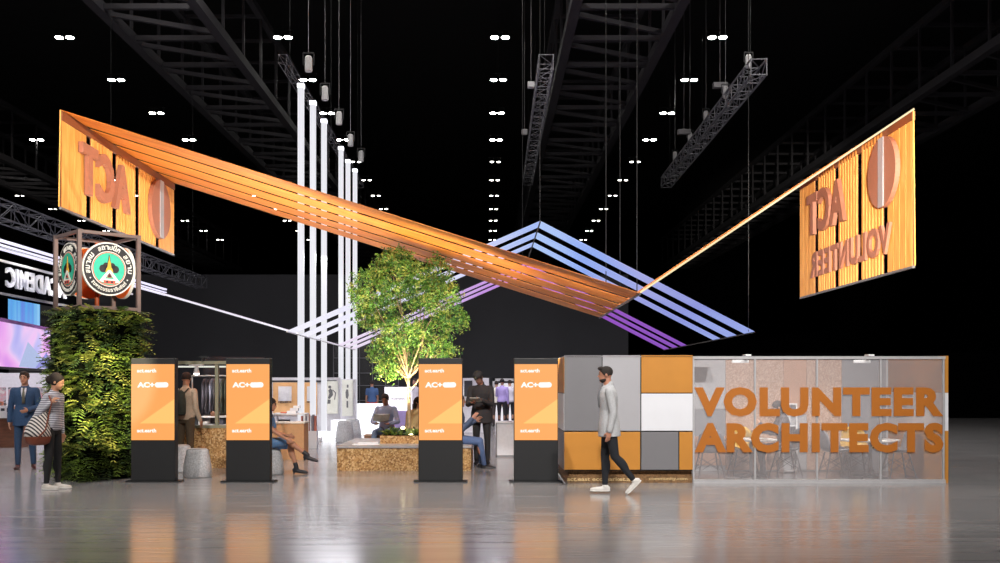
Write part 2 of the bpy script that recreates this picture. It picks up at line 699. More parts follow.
# ------------------------------------------------------------------ box trusses hung in the hall
def box_truss(a, b, s, step, label, r=0.025, hang=True, m=None, up=4.0):
    a, b = Vector(a), Vector(b)
    m = m or M_truss
    t = thing('lighting_truss', a, label, 'truss')
    d = (b - a).normalized()
    x = d.cross(Vector((0, 0, 1))).normalized() * s / 2
    z = Vector((0, 0, 1)) * s / 2
    cor = [x + z, -x + z, -x - z, x - z]
    for c in cor:
        MB().tube(a + c, b + c, r, n=6).build('chord', m, t, world=True)
    L = (b - a).length
    k = int(L / step)
    lat = MB()
    for i in range(k):
        p, q = a + d * (L * i / k), a + d * (L * (i + 1) / k)
        for j in range(4):
            c0, c1 = cor[j], cor[(j + 1) % 4]
            lat.tube(p + c0, p + c1, r * 0.6, n=5)
            lat.tube(p + (c0 if i % 2 else c1), q + (c1 if i % 2 else c0), r * 0.6, n=5)
    for j in range(4):
        lat.tube(b + cor[j], b + cor[(j + 1) % 4], r * 0.6, n=5)
    lat.build('lattice', m, t, world=True)
    if hang:
        for f in (0.06, 0.5, 0.94):
            p = a + d * L * f
            MB().tube(p + z, p + z + Vector((0, 0, up)), 0.006, n=5).build('cable', M_black, t, world=True)
    return t


box_truss((8.7, 32.0, 11.7), (9.05, 50.5, 11.75), 0.5, 0.9, 'bright lattice truss hung at the upper right, beside the right row of lamps', 0.035)
box_truss((1.85, 31.2, 11.6), (2.05, 50, 11.75), 0.45, 0.9, 'lattice truss hung right of the middle row of lamps', 0.022)
box_truss((-4.95, 24.2, 9.42), (-5.0, 39.6, 9.42), 0.2, 0.8, 'thin truss hung above the row of white light poles', 0.006, up=9)
box_truss((-11.0, 20.0, 5.45), (-11.0, 38.5, 5.45), 0.42, 0.7, 'dark truss above the mirrored ACADEMIC sign at the far left', 0.02, up=9, m=mat('truss_dark', (70, 70, 78), 0.5, 0.3))
# hoists / speaker boxes on drop wires
hoist = [(at(660, 85, 33.5), 'grey hoist box on a thin wire, nearest along the bright upper right truss'),
         (at(684, 132, 42), 'grey hoist box on a thin wire beside the bright truss, the farther one'),
         (at(531, 85, 35), 'pale hoist box at the near end of the truss beside the middle lamps'),
         (at(524.5, 132, 42), 'pale hoist box hung lower down the truss beside the middle lamps')]
hoist[0] = (at(720, 85.5, 37), hoist[0][1])
for i, (p, lab) in enumerate(hoist):
    t = thing('hoist_box', p, lab, 'hoist')
    wd = 0.27 if i < 2 else 0.12
    MB().box(-wd, wd, -0.12, 0.12, -0.1, 0.1).build('housing', M_steel if i < 2 else mat('pale_housing', (190, 190, 190), 0.5), t, bevel=0.02)
    MB().tube((0, 0, 0.1), (0, 0, 5.5), 0.009, n=5).build('cable', M_steel, t)
par = None
for i, (p, lab) in enumerate([(at(748.5, 61, 32.6), 'small pale spot lamp clamped on top at the near end of the bright right truss'),
                              (at(725.5, 92, 36), 'small pale spot lamp on the bright right truss, second from its near end'),
                              (at(706, 116, 40), 'small pale spot lamp midway along the bright right truss'),
                              (at(690, 137, 43.5), 'small pale spot lamp on the far half of the bright right truss'),
                              (at(675, 156, 48), 'small pale spot lamp at the far end of the bright right truss'),
                              (at(308.5, 63.5, 26.6), 'small grey lamp box above the nearest white light pole'),
                              (at(325, 93, 29.5), 'small grey lamp box above the third white light pole'),
                              (at(339, 118, 32), 'small grey lamp box above the fourth white light pole'),
                              (at(350.5, 140, 35), 'small grey lamp box above the fifth white light pole'),
                              (at(361, 156, 38), 'small grey lamp box above the farthest white light pole')]):
    if par is None:
        par = thing('truss_spotlight', p, lab, 'spotlight')
        MB().lathe([(0.07, 0.2), (0.1, 0.14), (0.1, -0.2), (0.08, -0.22)], n=12).tube((0, 0, 0.28), (0, 0, 8.3), 0.004, n=5).build('lamp_can', mat('pale_housing', (190, 190, 190), 0.5), par)
        MB().bar((-0.14, 0, -0.05), (-0.14, 0, 0.28), 0.025).bar((0.14, 0, -0.05), (0.14, 0, 0.28), 0.025).bar((-0.14, 0, 0.28), (0.14, 0, 0.28), 0.03).build('yoke', M_black, par)
    else:
        dup(par, p, label=lab)

# ------------------------------------------------------------------ the orange winged canopy
M_rib = wood_mat('canopy_wood', (206, 106, 22), (236, 148, 52), (0.35, 3.0, 0.35), 0.55, 5.0)
M_fasc = wood_mat('fascia_wood', (214, 144, 66), (238, 172, 90), (1, 6.0, 0.6), 0.55, 3.0)
M_brown = mat('brown_edge', (126, 70, 36), 0.6)
M_letter = mat('letter_wood', (158, 104, 82), 0.5)
M_silver = mat('brushed_silver', (176, 174, 178), 0.4, 0.3)
XL, XR, XF = -6.82, 6.82, 2.45
ZT, ZF = 5.92, 2.99
Y0 = 16.0
SL = [(16.0 * (1 + 0.0745 * k), 16.0 * (1 + 0.0745 * k + 0.0620)) for k in range(5)]
Y1 = SL[-1][1]
can = thing('winged_canopy', (0, 18.8, ZF), 'orange wooden slat canopy dipping like a bird between two hanging panels', 'canopy')


def plank(xa, za, xb, zb, ya, yb, th):
    d = Vector((xb - xa, 0, zb - za)).normalized()
    n = Vector((-d.z, 0, d.x)) * th
    vs = []
    for y in (ya, yb):
        vs += [(xa, y, za), (xb, y, zb), (xb + n.x, y, zb + n.z), (xa + n.x, y, za + n.z)]
    return MB().add(vs, [(0, 1, 2, 3), (7, 6, 5, 4), (0, 4, 5, 1), (1, 5, 6, 2), (2, 6, 7, 3), (3, 7, 4, 0)])


for ya, yb in SL:
    plank(XL, ZT, XF, ZF, ya, yb, 0.005).build('slat', M_rib, can, world=True)
for ya, yb in SL:
    plank(XF, ZF, XR, ZT, ya, yb, 0.012).build('slat', M_rib, can, world=True)
MB().bar((XF, Y0 - 0.0, ZF - 0.01), (XF, Y1, ZF - 0.01), 0.03).build('fold_rail', M_steel, can, world=True)
o = MB().bar((XF, Y0 - 0.03, ZF + 0.01), (XR, Y0 - 0.03, ZT + 0.01), 0.03, 0.03).build('light_strip', mat('cream_strip', (250, 236, 190), 0.4, emit=1.0, ecol=(250, 226, 170)), can, world=True)
o['label'] = 'glowing cream edge strip on the right wing'


def fascia(X, ztop, zbot, inner):
    """inner: +1 when the inside faces +X"""
    t = thing('fascia_panel', (X, Y0, zbot), '', 'panel')
    rnd = random.Random(3)
    for k, (ya, yb) in enumerate(SL):
        b = MB()
        grooved = k in (1, 2, 3) if inner > 0 else k in (1, 2, 3)
        pitch = 0.14 if grooved else 0.25
        n = max(1, round((yb - ya) / pitch))
        h_ = 0.022 if grooved else 0.006
        MB().box(min(X, X - inner * 0.008), max(X, X - inner * 0.008), ya, yb, zbot, ztop - 0.01).build('backing', M_brown, t, world=True)
        for i in range(n):
            y0 = ya + (yb - ya) * (i + 0.12) / n
            y1 = ya + (yb - ya) * (i + (0.72 if grooved else 1.06)) / n
            b.box(min(X, X + inner * h_), max(X, X + inner * h_), y0, y1, zbot, ztop - 0.01)
        b.build('slat_panel', M_fasc, t, world=True)
    MB().bar((X, Y0 - 0.02, zbot - 0.02), (X, Y1, zbot - 0.02), 0.04, 0.035).build('bottom_rail', M_steel, t, world=True)
    MB().box(X - 0.02, X + 0.03, Y0 - 0.005, Y1, ztop - 0.16, ztop - 0.02).build('header_rail', M_brown, t, world=True)
    MB().bar((X - inner * 0.02, Y0 - 0.02, zbot), (X, Y0 - 0.01, ztop), 0.016, 0.012).build('edge_trim', mat('gold_edge', (226, 170, 80), 0.5), t, world=True)
    return t


fL = fascia(XL, ZT, 4.37, 1)
fL['label'] = 'hanging ribbed orange panel with mirrored ACT letters at the upper left'
fR = fascia(XR, ZT, 3.43, -1)
fR['label'] = 'hanging ribbed orange panel with mirrored ACT VOLUNTEER letters at the upper right'


def fascia_text(t, X, inner, s, ynear, yfar, z0, h_, depth, bold=0.035):
    """lettering fixed to the panel and meant to be read from outside the canopy"""
    L = yfar - ynear
    m = text_mb(s, L, h_, depth, bold, 1.12)
    if inner > 0:      # left panel, outside viewer looks +X: text runs from far to near
        M = Matrix(((0, -1, 0, X), (-1, 0, 0, yfar), (0, 0, 1, z0), (0, 0, 0, 1)))  # depth grows inwards
    else:
        M = Matrix(((0, 1, 0, X), (1, 0, 0, ynear), (0, 0, 1, z0), (0, 0, 0, 1)))
    xf(m, M)
    for part in islands(m):
        part.build('letter', M_letter, t, world=True)


fascia_text(fL, XL + 0.03, 1, 'ACT', 16.62, 18.85, 4.72, 0.86, 0.08)
fascia_text(fR, XR - 0.03, -1, 'ACT', 18.85, 21.0, 4.62, 0.86, 0.08)
fascia_text(fR, XR - 0.03, -1, 'VOLUNTEER', 16.75, 20.85, 3.74, 0.52, 0.05, 0.03)


def disc_sign(t, X, inner, yc, zc, r):
    b = MB()
    n = 40
    xs = (X + inner * 0.03, X + inner * 0.11)
    vs = []
    for x in xs:
        for i in range(n):
            a = 2 * PI * i / n
            vs.append((x, yc + r * math.cos(a), zc + r * math.sin(a)))
    b.add(vs, [tuple(range(n)), tuple(range(n, 2 * n))[::-1]] + [(i, (i + 1) % n, n + (i + 1) % n, n + i) for i in range(n)])
    d = b.build('disc', M_letter, t, world=True)
    x = X + inner * 0.112
    MB().box(min(x, x + inner * 0.012), max(x, x + inner * 0.012), yc - 0.11, yc + 0.11, zc - r * 0.98, zc + r * 0.98).build('stripe', M_silver, d, world=True)
    d['label'] = 'round brown disc with a silver stripe'


disc_sign(fL, XL, 1, 20.62, 5.14, 0.60)
disc_sign(fR, XR, -1, 17.03, 5.14, 0.60)


# ------------------------------------------------------------------ the blue and purple light band structure
def glow(name, c, c2, s):
    return mat(name, c, 0.5, emit=s, scale=0.6, c2=c2)


def band_mat(name, stops, strength, x0, x1):
    """coloured LED fabric whose hue drifts along the band"""
    m = bpy.data.materials.new(name)
    m.use_nodes = True
    nt = m.node_tree
    b = nt.nodes['Principled BSDF']
    b.inputs['Base Color'].default_value = (0.03, 0.03, 0.03, 1)
    tc = nt.nodes.new('ShaderNodeTexCoord')
    sx = nt.nodes.new('ShaderNodeSeparateXYZ')
    nt.links.new(tc.outputs['Object'], sx.inputs[0])
    mr = nt.nodes.new('ShaderNodeMapRange')
    mr.inputs['From Min'].default_value = x0
    mr.inputs['From Max'].default_value = x1
    nt.links.new(sx.outputs['X'], mr.inputs['Value'])
    n = nt.nodes.new('ShaderNodeTexNoise')
    n.inputs['Scale'].default_value = 1.1
    nt.links.new(tc.outputs['Object'], n.inputs['Vector'])
    ad = nt.nodes.new('ShaderNodeMath')
    ad.operation = 'MULTIPLY_ADD'
    ad.inputs[1].default_value = 0.35
    nt.links.new(n.outputs['Fac'], ad.inputs[0])
    sb = nt.nodes.new('ShaderNodeMath')
    sb.operation = 'SUBTRACT'
    sb.inputs[1].default_value = 0.175
    nt.links.new(mr.outputs[0], ad.inputs[2])
    nt.links.new(ad.outputs[0], sb.inputs[0])
    r = nt.nodes.new('ShaderNodeValToRGB')
    while len(r.color_ramp.elements) < len(stops):
        r.color_ramp.elements.new(0.5)
    for i, (p, c) in enumerate(stops):
        r.color_ramp.elements[i].position = p
        r.color_ramp.elements[i].color = (*srgb(c), 1)
    nt.links.new(sb.outputs[0], r.inputs[0])
    nt.links.new(r.outputs[0], b.inputs['Emission Color'])
    b.inputs['Emission Strength'].default_value = strength
    return m


G_blue = band_mat('blue_light_fabric', [(0.0, (178, 206, 255)), (0.25, (140, 172, 246)), (0.5, (164, 170, 232)), (0.75, (140, 150, 226)), (1.0, (154, 172, 238))], 0.9, 0.0, 4.7)
G_pale = band_mat('pale_light_fabric', [(0.0, (238, 236, 250)), (0.6, (222, 222, 248)), (1.0, (164, 190, 248))], 0.95, -5.6, 0.0)
G_purp = band_mat('purple_light_fabric', [(0.0, (190, 110, 220)), (0.5, (150, 76, 196)), (1.0, (136, 74, 190))], 0.9, 0.0, 4.7)
G_lilac = band_mat('lilac_light_fabric', [(0.0, (240, 226, 246)), (0.5, (214, 186, 236)), (1.0, (186, 110, 216))], 0.95, -5.6, 0.0)
BL = [(22.0, 22.85), (23.6, 24.5), (25.25, 26.02)]
PU = [(29.5, 30.25), (30.85, 31.65), (32.3, 33.2)]
XA, ZA = -10.7, 4.55
XB, ZB = -4.40, 2.70
XC, ZC = 1.17, 5.12
XD, ZD = 5.88, 2.69
bs = thing('light_band_canopy', (XC, 27, ZC), 'peaked roof of glowing blue and purple bands behind the wooden canopy', 'light canopy')
for k, (ya, yb) in enumerate(BL + PU):
    blue = k < 3
    plank(XC, ZC, XD, ZD, ya, yb, 0.012).build('light_band', G_blue if blue else G_purp, bs, world=True)
    plank(XB, ZB, XC, ZC, ya, yb, 0.012).build('light_band', G_pale if blue else G_lilac, bs, world=True)
    plank(XA, ZA, XB, ZB, ya, yb, 0.012).build('light_band', G_pale if blue else G_lilac, bs, world=True)
fr = MB()
for x, z in ((XB, ZB), (XC, ZC), (XD, ZD)):
    MB().bar((x, 21.97, z - 0.01), (x, 33.3, z - 0.01), 0.03, 0.02).build('frame_rail', mat('dark_rail', (60, 56, 50), 0.5) if x > 0 else M_white, bs, world=True)
for px, d in ((606, 24), (620, 25), (637, 23)):
    x = (px - 487) * d / 1000
    z = ZC + (ZD - ZC) * (x - XC) / (XD - XC)
    MB().tube((x, d, z - 0.35), (x, d, 15), 0.012, n=5).build('cable', M_black, bs, world=True)
for x, y in ((XC, 22.1), (XC, 33), (XD - 0.1, 22.1)):
    MB().tube((x, y, 2.7 if x > 2 else ZC), (x, y, 15), 0.008, n=5).build('cable', M_black, bs, world=True)

# far left fascia: three LED lines, mirrored ACADEMIC letters
ac = thing('academic_sign', (XA, 22, 3.4), 'mirrored white ACADEMIC letter sign under white light lines, far left', 'sign')
for z, hh in ((4.70, 0.05), (4.60, 0.03), (4.51, 0.035)):
    MB().box(XA - 0.04, XA + 0.04, 18.0, 37.0 if z > 4.7 else 33.3, z - hh / 2, z + hh / 2).build('light_line', mat('white_line', (240, 240, 255), 0.4, emit=1.2, ecol=(226, 222, 250)), ac, world=True)
m = text_mb('ACADEMIC', 3.15, 0.45, 0.05, 0.03, 1.05)
M_ = Matrix(((0, -1, 0, XA), (-1, 0, 0, 25.35), (0, 0, 1, 3.70), (0, 0, 0, 1)))
xf(m, M_)
for part in islands(m):
    part.build('letter', mat('white_letter', (214, 214, 220), 0.5, emit=0.2, ecol=(214, 214, 224)), ac, world=True)
MB().box(XA + 0.02, XA + 0.08, 18.0, 30, 4.22, 4.27).build('sign_rail', M_white, ac, world=True)
MB().box(XA + 0.02, XA + 0.08, 18.0, 30, 3.5, 3.55).build('sign_rail', M_steel, ac, world=True)
MB().box(XA - 0.3, XA - 0.22, 18.0, 27, 3.5, 4.25).build('backing', mat('deep_black_drape', (6, 6, 7), 0.95), ac, world=True)


# LED screens under the sign
def screen_mat(name, stops, scale_vec, noise=0.5, emit=0.95):
    m = bpy.data.materials.new(name)
    m.use_nodes = True
    nt = m.node_tree
    b = nt.nodes['Principled BSDF']
    b.inputs['Base Color'].default_value = (0.02, 0.02, 0.02, 1)
    tc = nt.nodes.new('ShaderNodeTexCoord')
    mp = nt.nodes.new('ShaderNodeMapping')
    mp.inputs['Scale'].default_value = scale_vec
    nt.links.new(tc.outputs['Object'], mp.inputs[0])
    n = nt.nodes.new('ShaderNodeTexNoise')
    n.inputs['Scale'].default_value = 1.0
    n.inputs['Detail'].default_value = 1.5
    n.inputs['Distortion'].default_value = noise
    nt.links.new(mp.outputs[0], n.inputs['Vector'])
    r = nt.nodes.new('ShaderNodeValToRGB')
    while len(r.color_ramp.elements) < len(stops):
        r.color_ramp.elements.new(0.5)
    for i, (p, c) in enumerate(stops):
        r.color_ramp.elements[i].position = p
        r.color_ramp.elements[i].color = (*srgb(c), 1)
    nt.links.new(n.outputs['Fac'], r.inputs[0])
    nt.links.new(r.outputs[0], b.inputs['Emission Color'])
    b.inputs['Emission Strength'].default_value = emit
    return m


SCR_P = screen_mat('pink_screen_image', [(0.25, (150, 150, 236)), (0.42, (196, 190, 246)), (0.5, (240, 200, 246)), (0.6, (238, 170, 240)), (0.75, (206, 130, 230))], (0.8, 0.5, 1.0))
SCR_B = screen_mat('blue_screen_image', [(0.3, (110, 100, 220)), (0.5, (90, 170, 236)), (0.7, (160, 214, 246))], (4, 2.2, 0.05))
t = thing('pink_led_wall', (-11.0, 24, 1.92), 'large pink and lilac LED wall at the left edge under a blue screen', 'LED screen')
a, bq = Vector((-10.55, 21, 0)), Vector((-11.35, 26.0, 0))
dirv = (bq - a) / 5
for k in range(5):
    p, q = a + dirv * k, a + dirv * (k + 1) * 1.0
    m = MB()
    m.add([(p.x, p.y, 1.92), (q.x, q.y, 1.92), (q.x, q.y, 2.92), (p.x, p.y, 2.92), (p.x - 0.08, p.y, 1.92), (q.x - 0.08, q.y, 1.92), (q.x - 0.08, q.y, 2.92), (p.x - 0.08, p.y, 2.92)],
          [(0, 1, 2, 3), (7, 6, 5, 4), (0, 4, 5, 1), (1, 5, 6, 2), (2, 6, 7, 3), (3, 7, 4, 0)])
    m.build('screen_tile', SCR_P, t, world=True)
MB().bar((-10.55, 21, 2.96), (-11.35, 26, 2.96), 0.1, 0.07).build('top_rail', mat('mauve_rail', (120, 70, 130), 0.5), t, world=True)
MB().bar((-10.55, 21, 1.9), (-11.35, 26, 1.9), 0.1, 0.05).build('bottom_rail', M_black, t, world=True)
m = MB()  # blue triangle of the picture on the screen
for (u0, v0), (u1, v1), (u2, v2), c in (((2.3, 0.0), (5.0, 0.0), (3.0, 0.62), 0), ((3.6, 0.0), (5.0, 0.02), (4.6, 0.42), 1)):
    P3 = [a + dirv * u + Vector((0.012 + 0.004 * c, 0, 1.94 + v)) for u, v in ((u0, v0), (u1, v1), (u2, v2))]
    MB().add(P3, [(0, 1, 2)]).build('screen_triangle', mat('screen_sky_blue' if c == 0 else 'screen_violet', (186, 202, 244) if c == 0 else (150, 150, 234), 0.5, emit=0.8), t, world=True)
t = thing('blue_led_wall', (-11.2, 24, 2.96), 'upright striped blue LED screen above the pink LED wall', 'LED screen')
m = MB()
m.add([(-11.25, 23.7, 2.98), (-11.4, 25.5, 2.98), (-11.4, 25.5, 3.66), (-11.25, 23.7, 3.66), (-11.35, 23.7, 2.98), (-11.5, 25.5, 2.98), (-11.5, 25.5, 3.66), (-11.35, 23.7, 3.66)],
      [(0, 1, 2, 3), (7, 6, 5, 4), (0, 4, 5, 1), (1, 5, 6, 2), (2, 6, 7, 3), (3, 7, 4, 0)])
m.build('screen_tile', SCR_B, t, world=True)
MB().bar((-11.2, 23.7, 3.68), (-11.35, 25.5, 3.68), 0.06, 0.04).build('top_rail', M_steel, t, world=True)

# ------------------------------------------------------------------ tall white light poles
PX = [(301, 88), (313, 105), (324, 123), (341, 150), (348, 163), (355, 172)]
ords = ['nearest and leftmost', 'second', 'third', 'fourth', 'fifth', 'farthest']
G_pole = mat('pole_light', (240, 240, 246), 0.4, emit=0.9, ecol=(240, 240, 247))
for i, (px, py) in enumerate(PX):
    d = 28.7 * 163 / (487 - px)
    x = (px - 487) * d / 1000
    z = CAM_H + (385 - py) * d / 1000
    t = thing('light_pole', (x, d, 0), '%s of the six tall white light poles' % ords[i], 'light pole', group='row of tall white light poles')
    s = 0.073
    MB().box(-s, s, -s, s, 0.12, z).build('light_tube', G_pole, t, bevel=0.01)
    MB().box(-0.22, 0.22, -0.22, 0.22, 0, 0.12).build('base', M_white, t, bevel=0.01)
    MB().box(-s - 0.01, s + 0.01, -s - 0.01, s + 0.01, z, z + 0.1).build('end_cap', mat('cap_light', (255, 255, 255), 0.4, emit=2.5, ecol=(245, 245, 255)), t)

# ------------------------------------------------------------------ information kiosks
G_scr = mat('screen_orange', (250, 164, 84), 0.35, emit=1.05, var=0.02, scale=1)
G_scr2 = mat('screen_amber', (255, 194, 106), 0.35, emit=1.05, var=0.02, scale=1)
G_scrw = mat('screen_white', (255, 250, 244), 0.35, emit=1.1)


def kiosk():
    t = thing('digital_kiosk', (0, 0, 0), '', 'information kiosk', group='black information kiosks with orange screens')
    MB().box(-0.345, 0.345, 0, 0.16, 0.02, 1.94).build('housing', M_kiosk, t, bevel=0.008)
    MB().box(-0.42, 0.42, -0.05, 0.22, 0, 0.022).build('base_plate', M_black, t)
    zb, zt = 0.66, 1.845
    sc = MB().box(-0.335, 0.335, -0.012, 0.0, zb, zt).build('screen', G_scr, t)
    wr = lambda s, w_, h_, x, z, b=0.03: xf(text_mb(s, w_, h_, 0.004, b), Matrix.Translation((x, -0.016, z))).build('lettering', G_scrw, sc)
    wr('act.earth', 0.30, 0.06, -0.245, 1.715)
    wr('act.earth', 0.30, 0.06, -0.245, 0.78)
    wr('AC+', 0.27, 0.085, -0.24, 1.48, 0.05)
    pill = []
    for i in range(16):
        a_ = 2 * PI * i / 16
        pill.append(((0.13 if math.cos(a_) > 0 else -0.0) * 1.0 + 0.055 + 0.04 * math.cos(a_) + 0.02, 1.522 + 0.042 * math.sin(a_)))
    MB().prism(pill, -0.018, -0.013).build('badge', G_scrw, sc)
    MB().prism([(-0.20, 0.92), (0.335, 0.92), (0.335, 1.30)], -0.016, -0.012).build('amber_triangle', G_scr2, sc)
    return t


k0 = kiosk()
kl = ['black kiosk with orange screen right beside the planted tower', 'black kiosk with orange screen between the felt stools and the seated woman in blue',
      'black kiosk with orange screen in front of the tree planter', 'black kiosk with orange screen next to the ochre and grey panelled booth']
for i, px in enumerate((153, 248, 440.5, 536)):
    loc = floor_at(px, 15.62)
    if i == 0:
        k0.location = loc
        k0['label'] = kl[0]
    else:
        dup(k0, loc, label=kl[i])

# ------------------------------------------------------------------ planted tower with emblem cube
TWX, TWY = -6.42, 16.46
M_leafs = [mat('fern_green', (98, 118, 40), 0.55, var=0.35, scale=3), mat('fern_dark', (44, 64, 26), 0.6, var=0.35, scale=3), mat('fern_lime', (158, 160, 74), 0.55, var=0.25, scale=3)]
A45 = math.radians(44)


def frond(mb_, p, d, n, L, wd, droop, pairs=6):
    """one fern frond: a drooping midrib with tapering pairs of leaflets"""
    d, n = Vector(d).normalized(), Vector(n)
    s = d.cross(n).normalized()
    nn = s.cross(d).normalized()
    vs, fs = [], []
    prev = None
    for i in range(pairs + 1):
        t = i / pairs
        c = Vector(p) + d * (L * t) + Vector((0, 0, -1)) * (droop * L * t * t)
        wl = wd * math.sin(PI * (0.18 + 0.8 * t)) ** 0.8
        if i < pairs:
            for sg in (-1, 1):
                o_ = len(vs)
                tip = c + s * (sg * wl) + d * (L * 0.12) - nn * (0.15 * wl)
                vs += [c, c + d * (L / pairs * 0.75) + s * (sg * wl * 0.35), tip, c + s * (sg * wl * 0.4)]
                fs.append((o_, o_ + 1, o_ + 2, o_ + 3))
        prev = c
    mb_.add(vs, fs)


tw = thing('planted_tower', (TWX, TWY, 0), 'square column completely covered in ferns, carrying the round emblem cube', 'planter', rz=A45)
hs = 0.50
MB().box(-hs, hs, -hs, hs, 0, 2.70).build('soil_core', mat('soil_felt', (12, 14, 9), 0.95), tw)
rnd = random.Random(11)
fm = [MB(), MB(), MB()]
for side in range(4):
    ang = side * PI / 2
    nx, ny = math.sin(ang), -math.cos(ang)       # outward
    sx, sy = math.cos(ang), math.sin(ang)
    for k in range(640):
        u = rnd.uniform(-hs - 0.03, hs + 0.03)
        z = rnd.uniform(0.02, 2.74)
        p = Vector((nx * hs + sx * u, ny * hs + sy * u, z))
        out = rnd.uniform(0.35, 1.0)
        d = Vector((nx * out + sx * rnd.uniform(-0.8, 0.8), ny * out + sy * rnd.uniform(-0.8, 0.8), rnd.uniform(-0.5, 0.8)))
        g = rnd.random()
        fi = 2 if (g > 0.78 and z > 0.5) else (0 if g > 0.38 else 1)
        L = rnd.uniform(0.15, 0.34)
        frond(fm[fi], p, d, (nx * 0.4, ny * 0.4, 1), L, L * rnd.uniform(0.24, 0.38), rnd.uniform(0.3, 0.9))
for k in range(300):
    p = (rnd.uniform(-hs, hs), rnd.uniform(-hs, hs), 2.68)
    frond(fm[rnd.choice((0, 1, 2, 0))], p, (rnd.uniform(-1, 1), rnd.uniform(-1, 1), rnd.uniform(0.3, 1.0)), (0.1, 0, 1), rnd.uniform(0.1, 0.22), 0.06, 0.5)
for i, nm in enumerate(('fern_foliage', 'fern_foliage', 'fern_foliage')):
    o = fm[i].build(nm, M_leafs[i], tw)
    tag(o, kind='stuff')

cb = thing('emblem_cube', (TWX, TWY, 2.76), 'open metal cube frame holding round green emblem signs on top of the planted tower', 'sign', rz=A45)
h = 0.485
MF = mat('bronze_frame', (104, 88, 84), 0.45, 0.2)
fb = MB()
H0, H1 = 0.0, 1.22
for sx in (-1, 1):
    for sy in (-1, 1):
        fb.box(sx * h - 0.03, sx * h + 0.03, sy * h - 0.03, sy * h + 0.03, H0 - 0.06, H1)
for zc in (H0, H1 - 0.03):
    for sg in (-1, 1):
        fb.box(-h, h, sg * h - 0.025, sg * h + 0.025, zc - 0.025, zc + 0.025)
        fb.box(sg * h - 0.025, sg * h + 0.025, -h, h, zc - 0.025, zc + 0.025)
fb.build('frame', MF, cb)
MB().tube((0, 0, -0.05), (0, 0, 1.1), 0.035).build('centre_post', mat('rust_post', (150, 66, 20), 0.6), cb)
E_white = mat('emblem_white', (206, 204, 196), 0.5)
E_black = mat('emblem_black', (22, 22, 26), 0.5)
E_teal = mat('emblem_teal', (40, 160, 132), 0.5)
E_red = mat('emblem_red', (206, 74, 60), 0.5)
E_gold = mat('emblem_gold', (196, 154, 50), 0.45, 0.2)
E_back = mat('emblem_back_orange', (226, 104, 24), 0.6)


def disc_mb(r, y0, y1, n=48, cx=0, cz=0):
    return MB().prism([(cx + r * math.cos(2 * PI * i / n), cz + r * math.sin(2 * PI * i / n)) for i in range(n)], y0, y1)


def emblem_disc():
    root = bpy.data.objects.new('emblem_disc', None)
    COL.objects.link(root)
    R = 0.43
    disc_mb(R, 0.0, 0.05).build('rim', E_white, root)
    disc_mb(R * 0.975, 0.05, 0.06).build('back_face', E_back, root)
    disc_mb(R * 0.95, -0.004, 0.0).build('black_ring', E_black, root)
    disc_mb(R * 0.66, -0.007, 0.0).build('inner_rim', E_white, root)
    disc_mb(R * 0.635, -0.009, 0.0).build('inner_rim', E_red, root)
    disc_mb(R * 0.60, -0.011, 0.0).build('green_field', E_teal, root)
    # all the writing round the black ring
    tx = ring_text('สถาปนิก', R * 0.80, 0.068, 122, 58)
    a_ = ring_text('สมาคม', R * 0.80, 0.068, 196, 138)
    b_ = ring_text('สยาม', R * 0.80, 0.068, 44, -10)
    c_ = ring_text('ในพระบรมราชูปถัมภ์', R * 0.80, 0.05, 216, 324, 0.78, inward=True)
    for q in (a_, b_, c_):
        tx.add(q.v, q.f)
    for a0 in (208, 332):
        q = disc_mb(0.012, -0.008, -0.004, 8, R * 0.8 * math.cos(math.radians(a0)), R * 0.8 * math.sin(math.radians(a0)))
        tx.add(q.v, q.f)
    xf(tx, Matrix.Translation((0, -0.002, 0))).build('lettering', E_white, root)
    # dark lotus leaves, golden spire, white compass triangle
    dk = disc_mb(0.062, -0.015, -0.01, 20, -0.10, -0.0)
    for cx, cz, r in ((0.10, 0.0, 0.062), (0, 0.0, 0.08), (-0.05, 0.05, 0.05), (0.05, 0.05, 0.05), (0, -0.06, 0.06)):
        q = disc_mb(r, -0.015, -0.01, 20, cx, cz)
        dk.add(q.v, q.f)
    dk.prism([(-0.03, 0.08), (0.03, 0.08), (0.006, 0.22), (-0.006, 0.22)], -0.015, -0.01)
    dk.build('dark_leaves', E_black, root)
    MB().prism([(-0.065, -0.05), (0.065, -0.05), (0.05, 0.0), (0.03, 0.03), (0.024, 0.09), (0.008, 0.14), (0, 0.205), (-0.008, 0.14), (-0.024, 0.09), (-0.03, 0.03), (-0.05, 0.0)], -0.02, -0.015).build('gold_spire', E_gold, root)
    wt = MB().prism([(-0.17, -0.205), (-0.12, -0.215), (0, -0.06), (0.12, -0.215), (0.17, -0.205), (0.02, -0.02), (-0.02, -0.02)], -0.024, -0.02)
    wt.prism([(-0.12, -0.215), (-0.10, -0.16), (0.10, -0.16), (0.12, -0.215)], -0.022, -0.0175)
    wt.build('white_compass', E_white, root)
    MB().prism([(-0.09, -0.235), (-0.10, -0.185), (0.10, -0.185), (0.09, -0.235)], -0.026, -0.022).prism([(-0.045, -0.14), (0.045, -0.14), (0, -0.085)], -0.026, -0.022).build('red_base', E_red, root)
    MB().prism([(-0.035, -0.135), (0.035, -0.135), (0, -0.09)], -0.03, -0.026).prism([(-0.06, -0.225), (-0.02, -0.225), (-0.02, -0.195), (-0.06, -0.195)], -0.03, -0.026).prism([(0.06, -0.225), (0.02, -0.225), (0.02, -0.195), (0.06, -0.195)], -0.03, -0.026).build('black_mark', E_black, root)
    return root


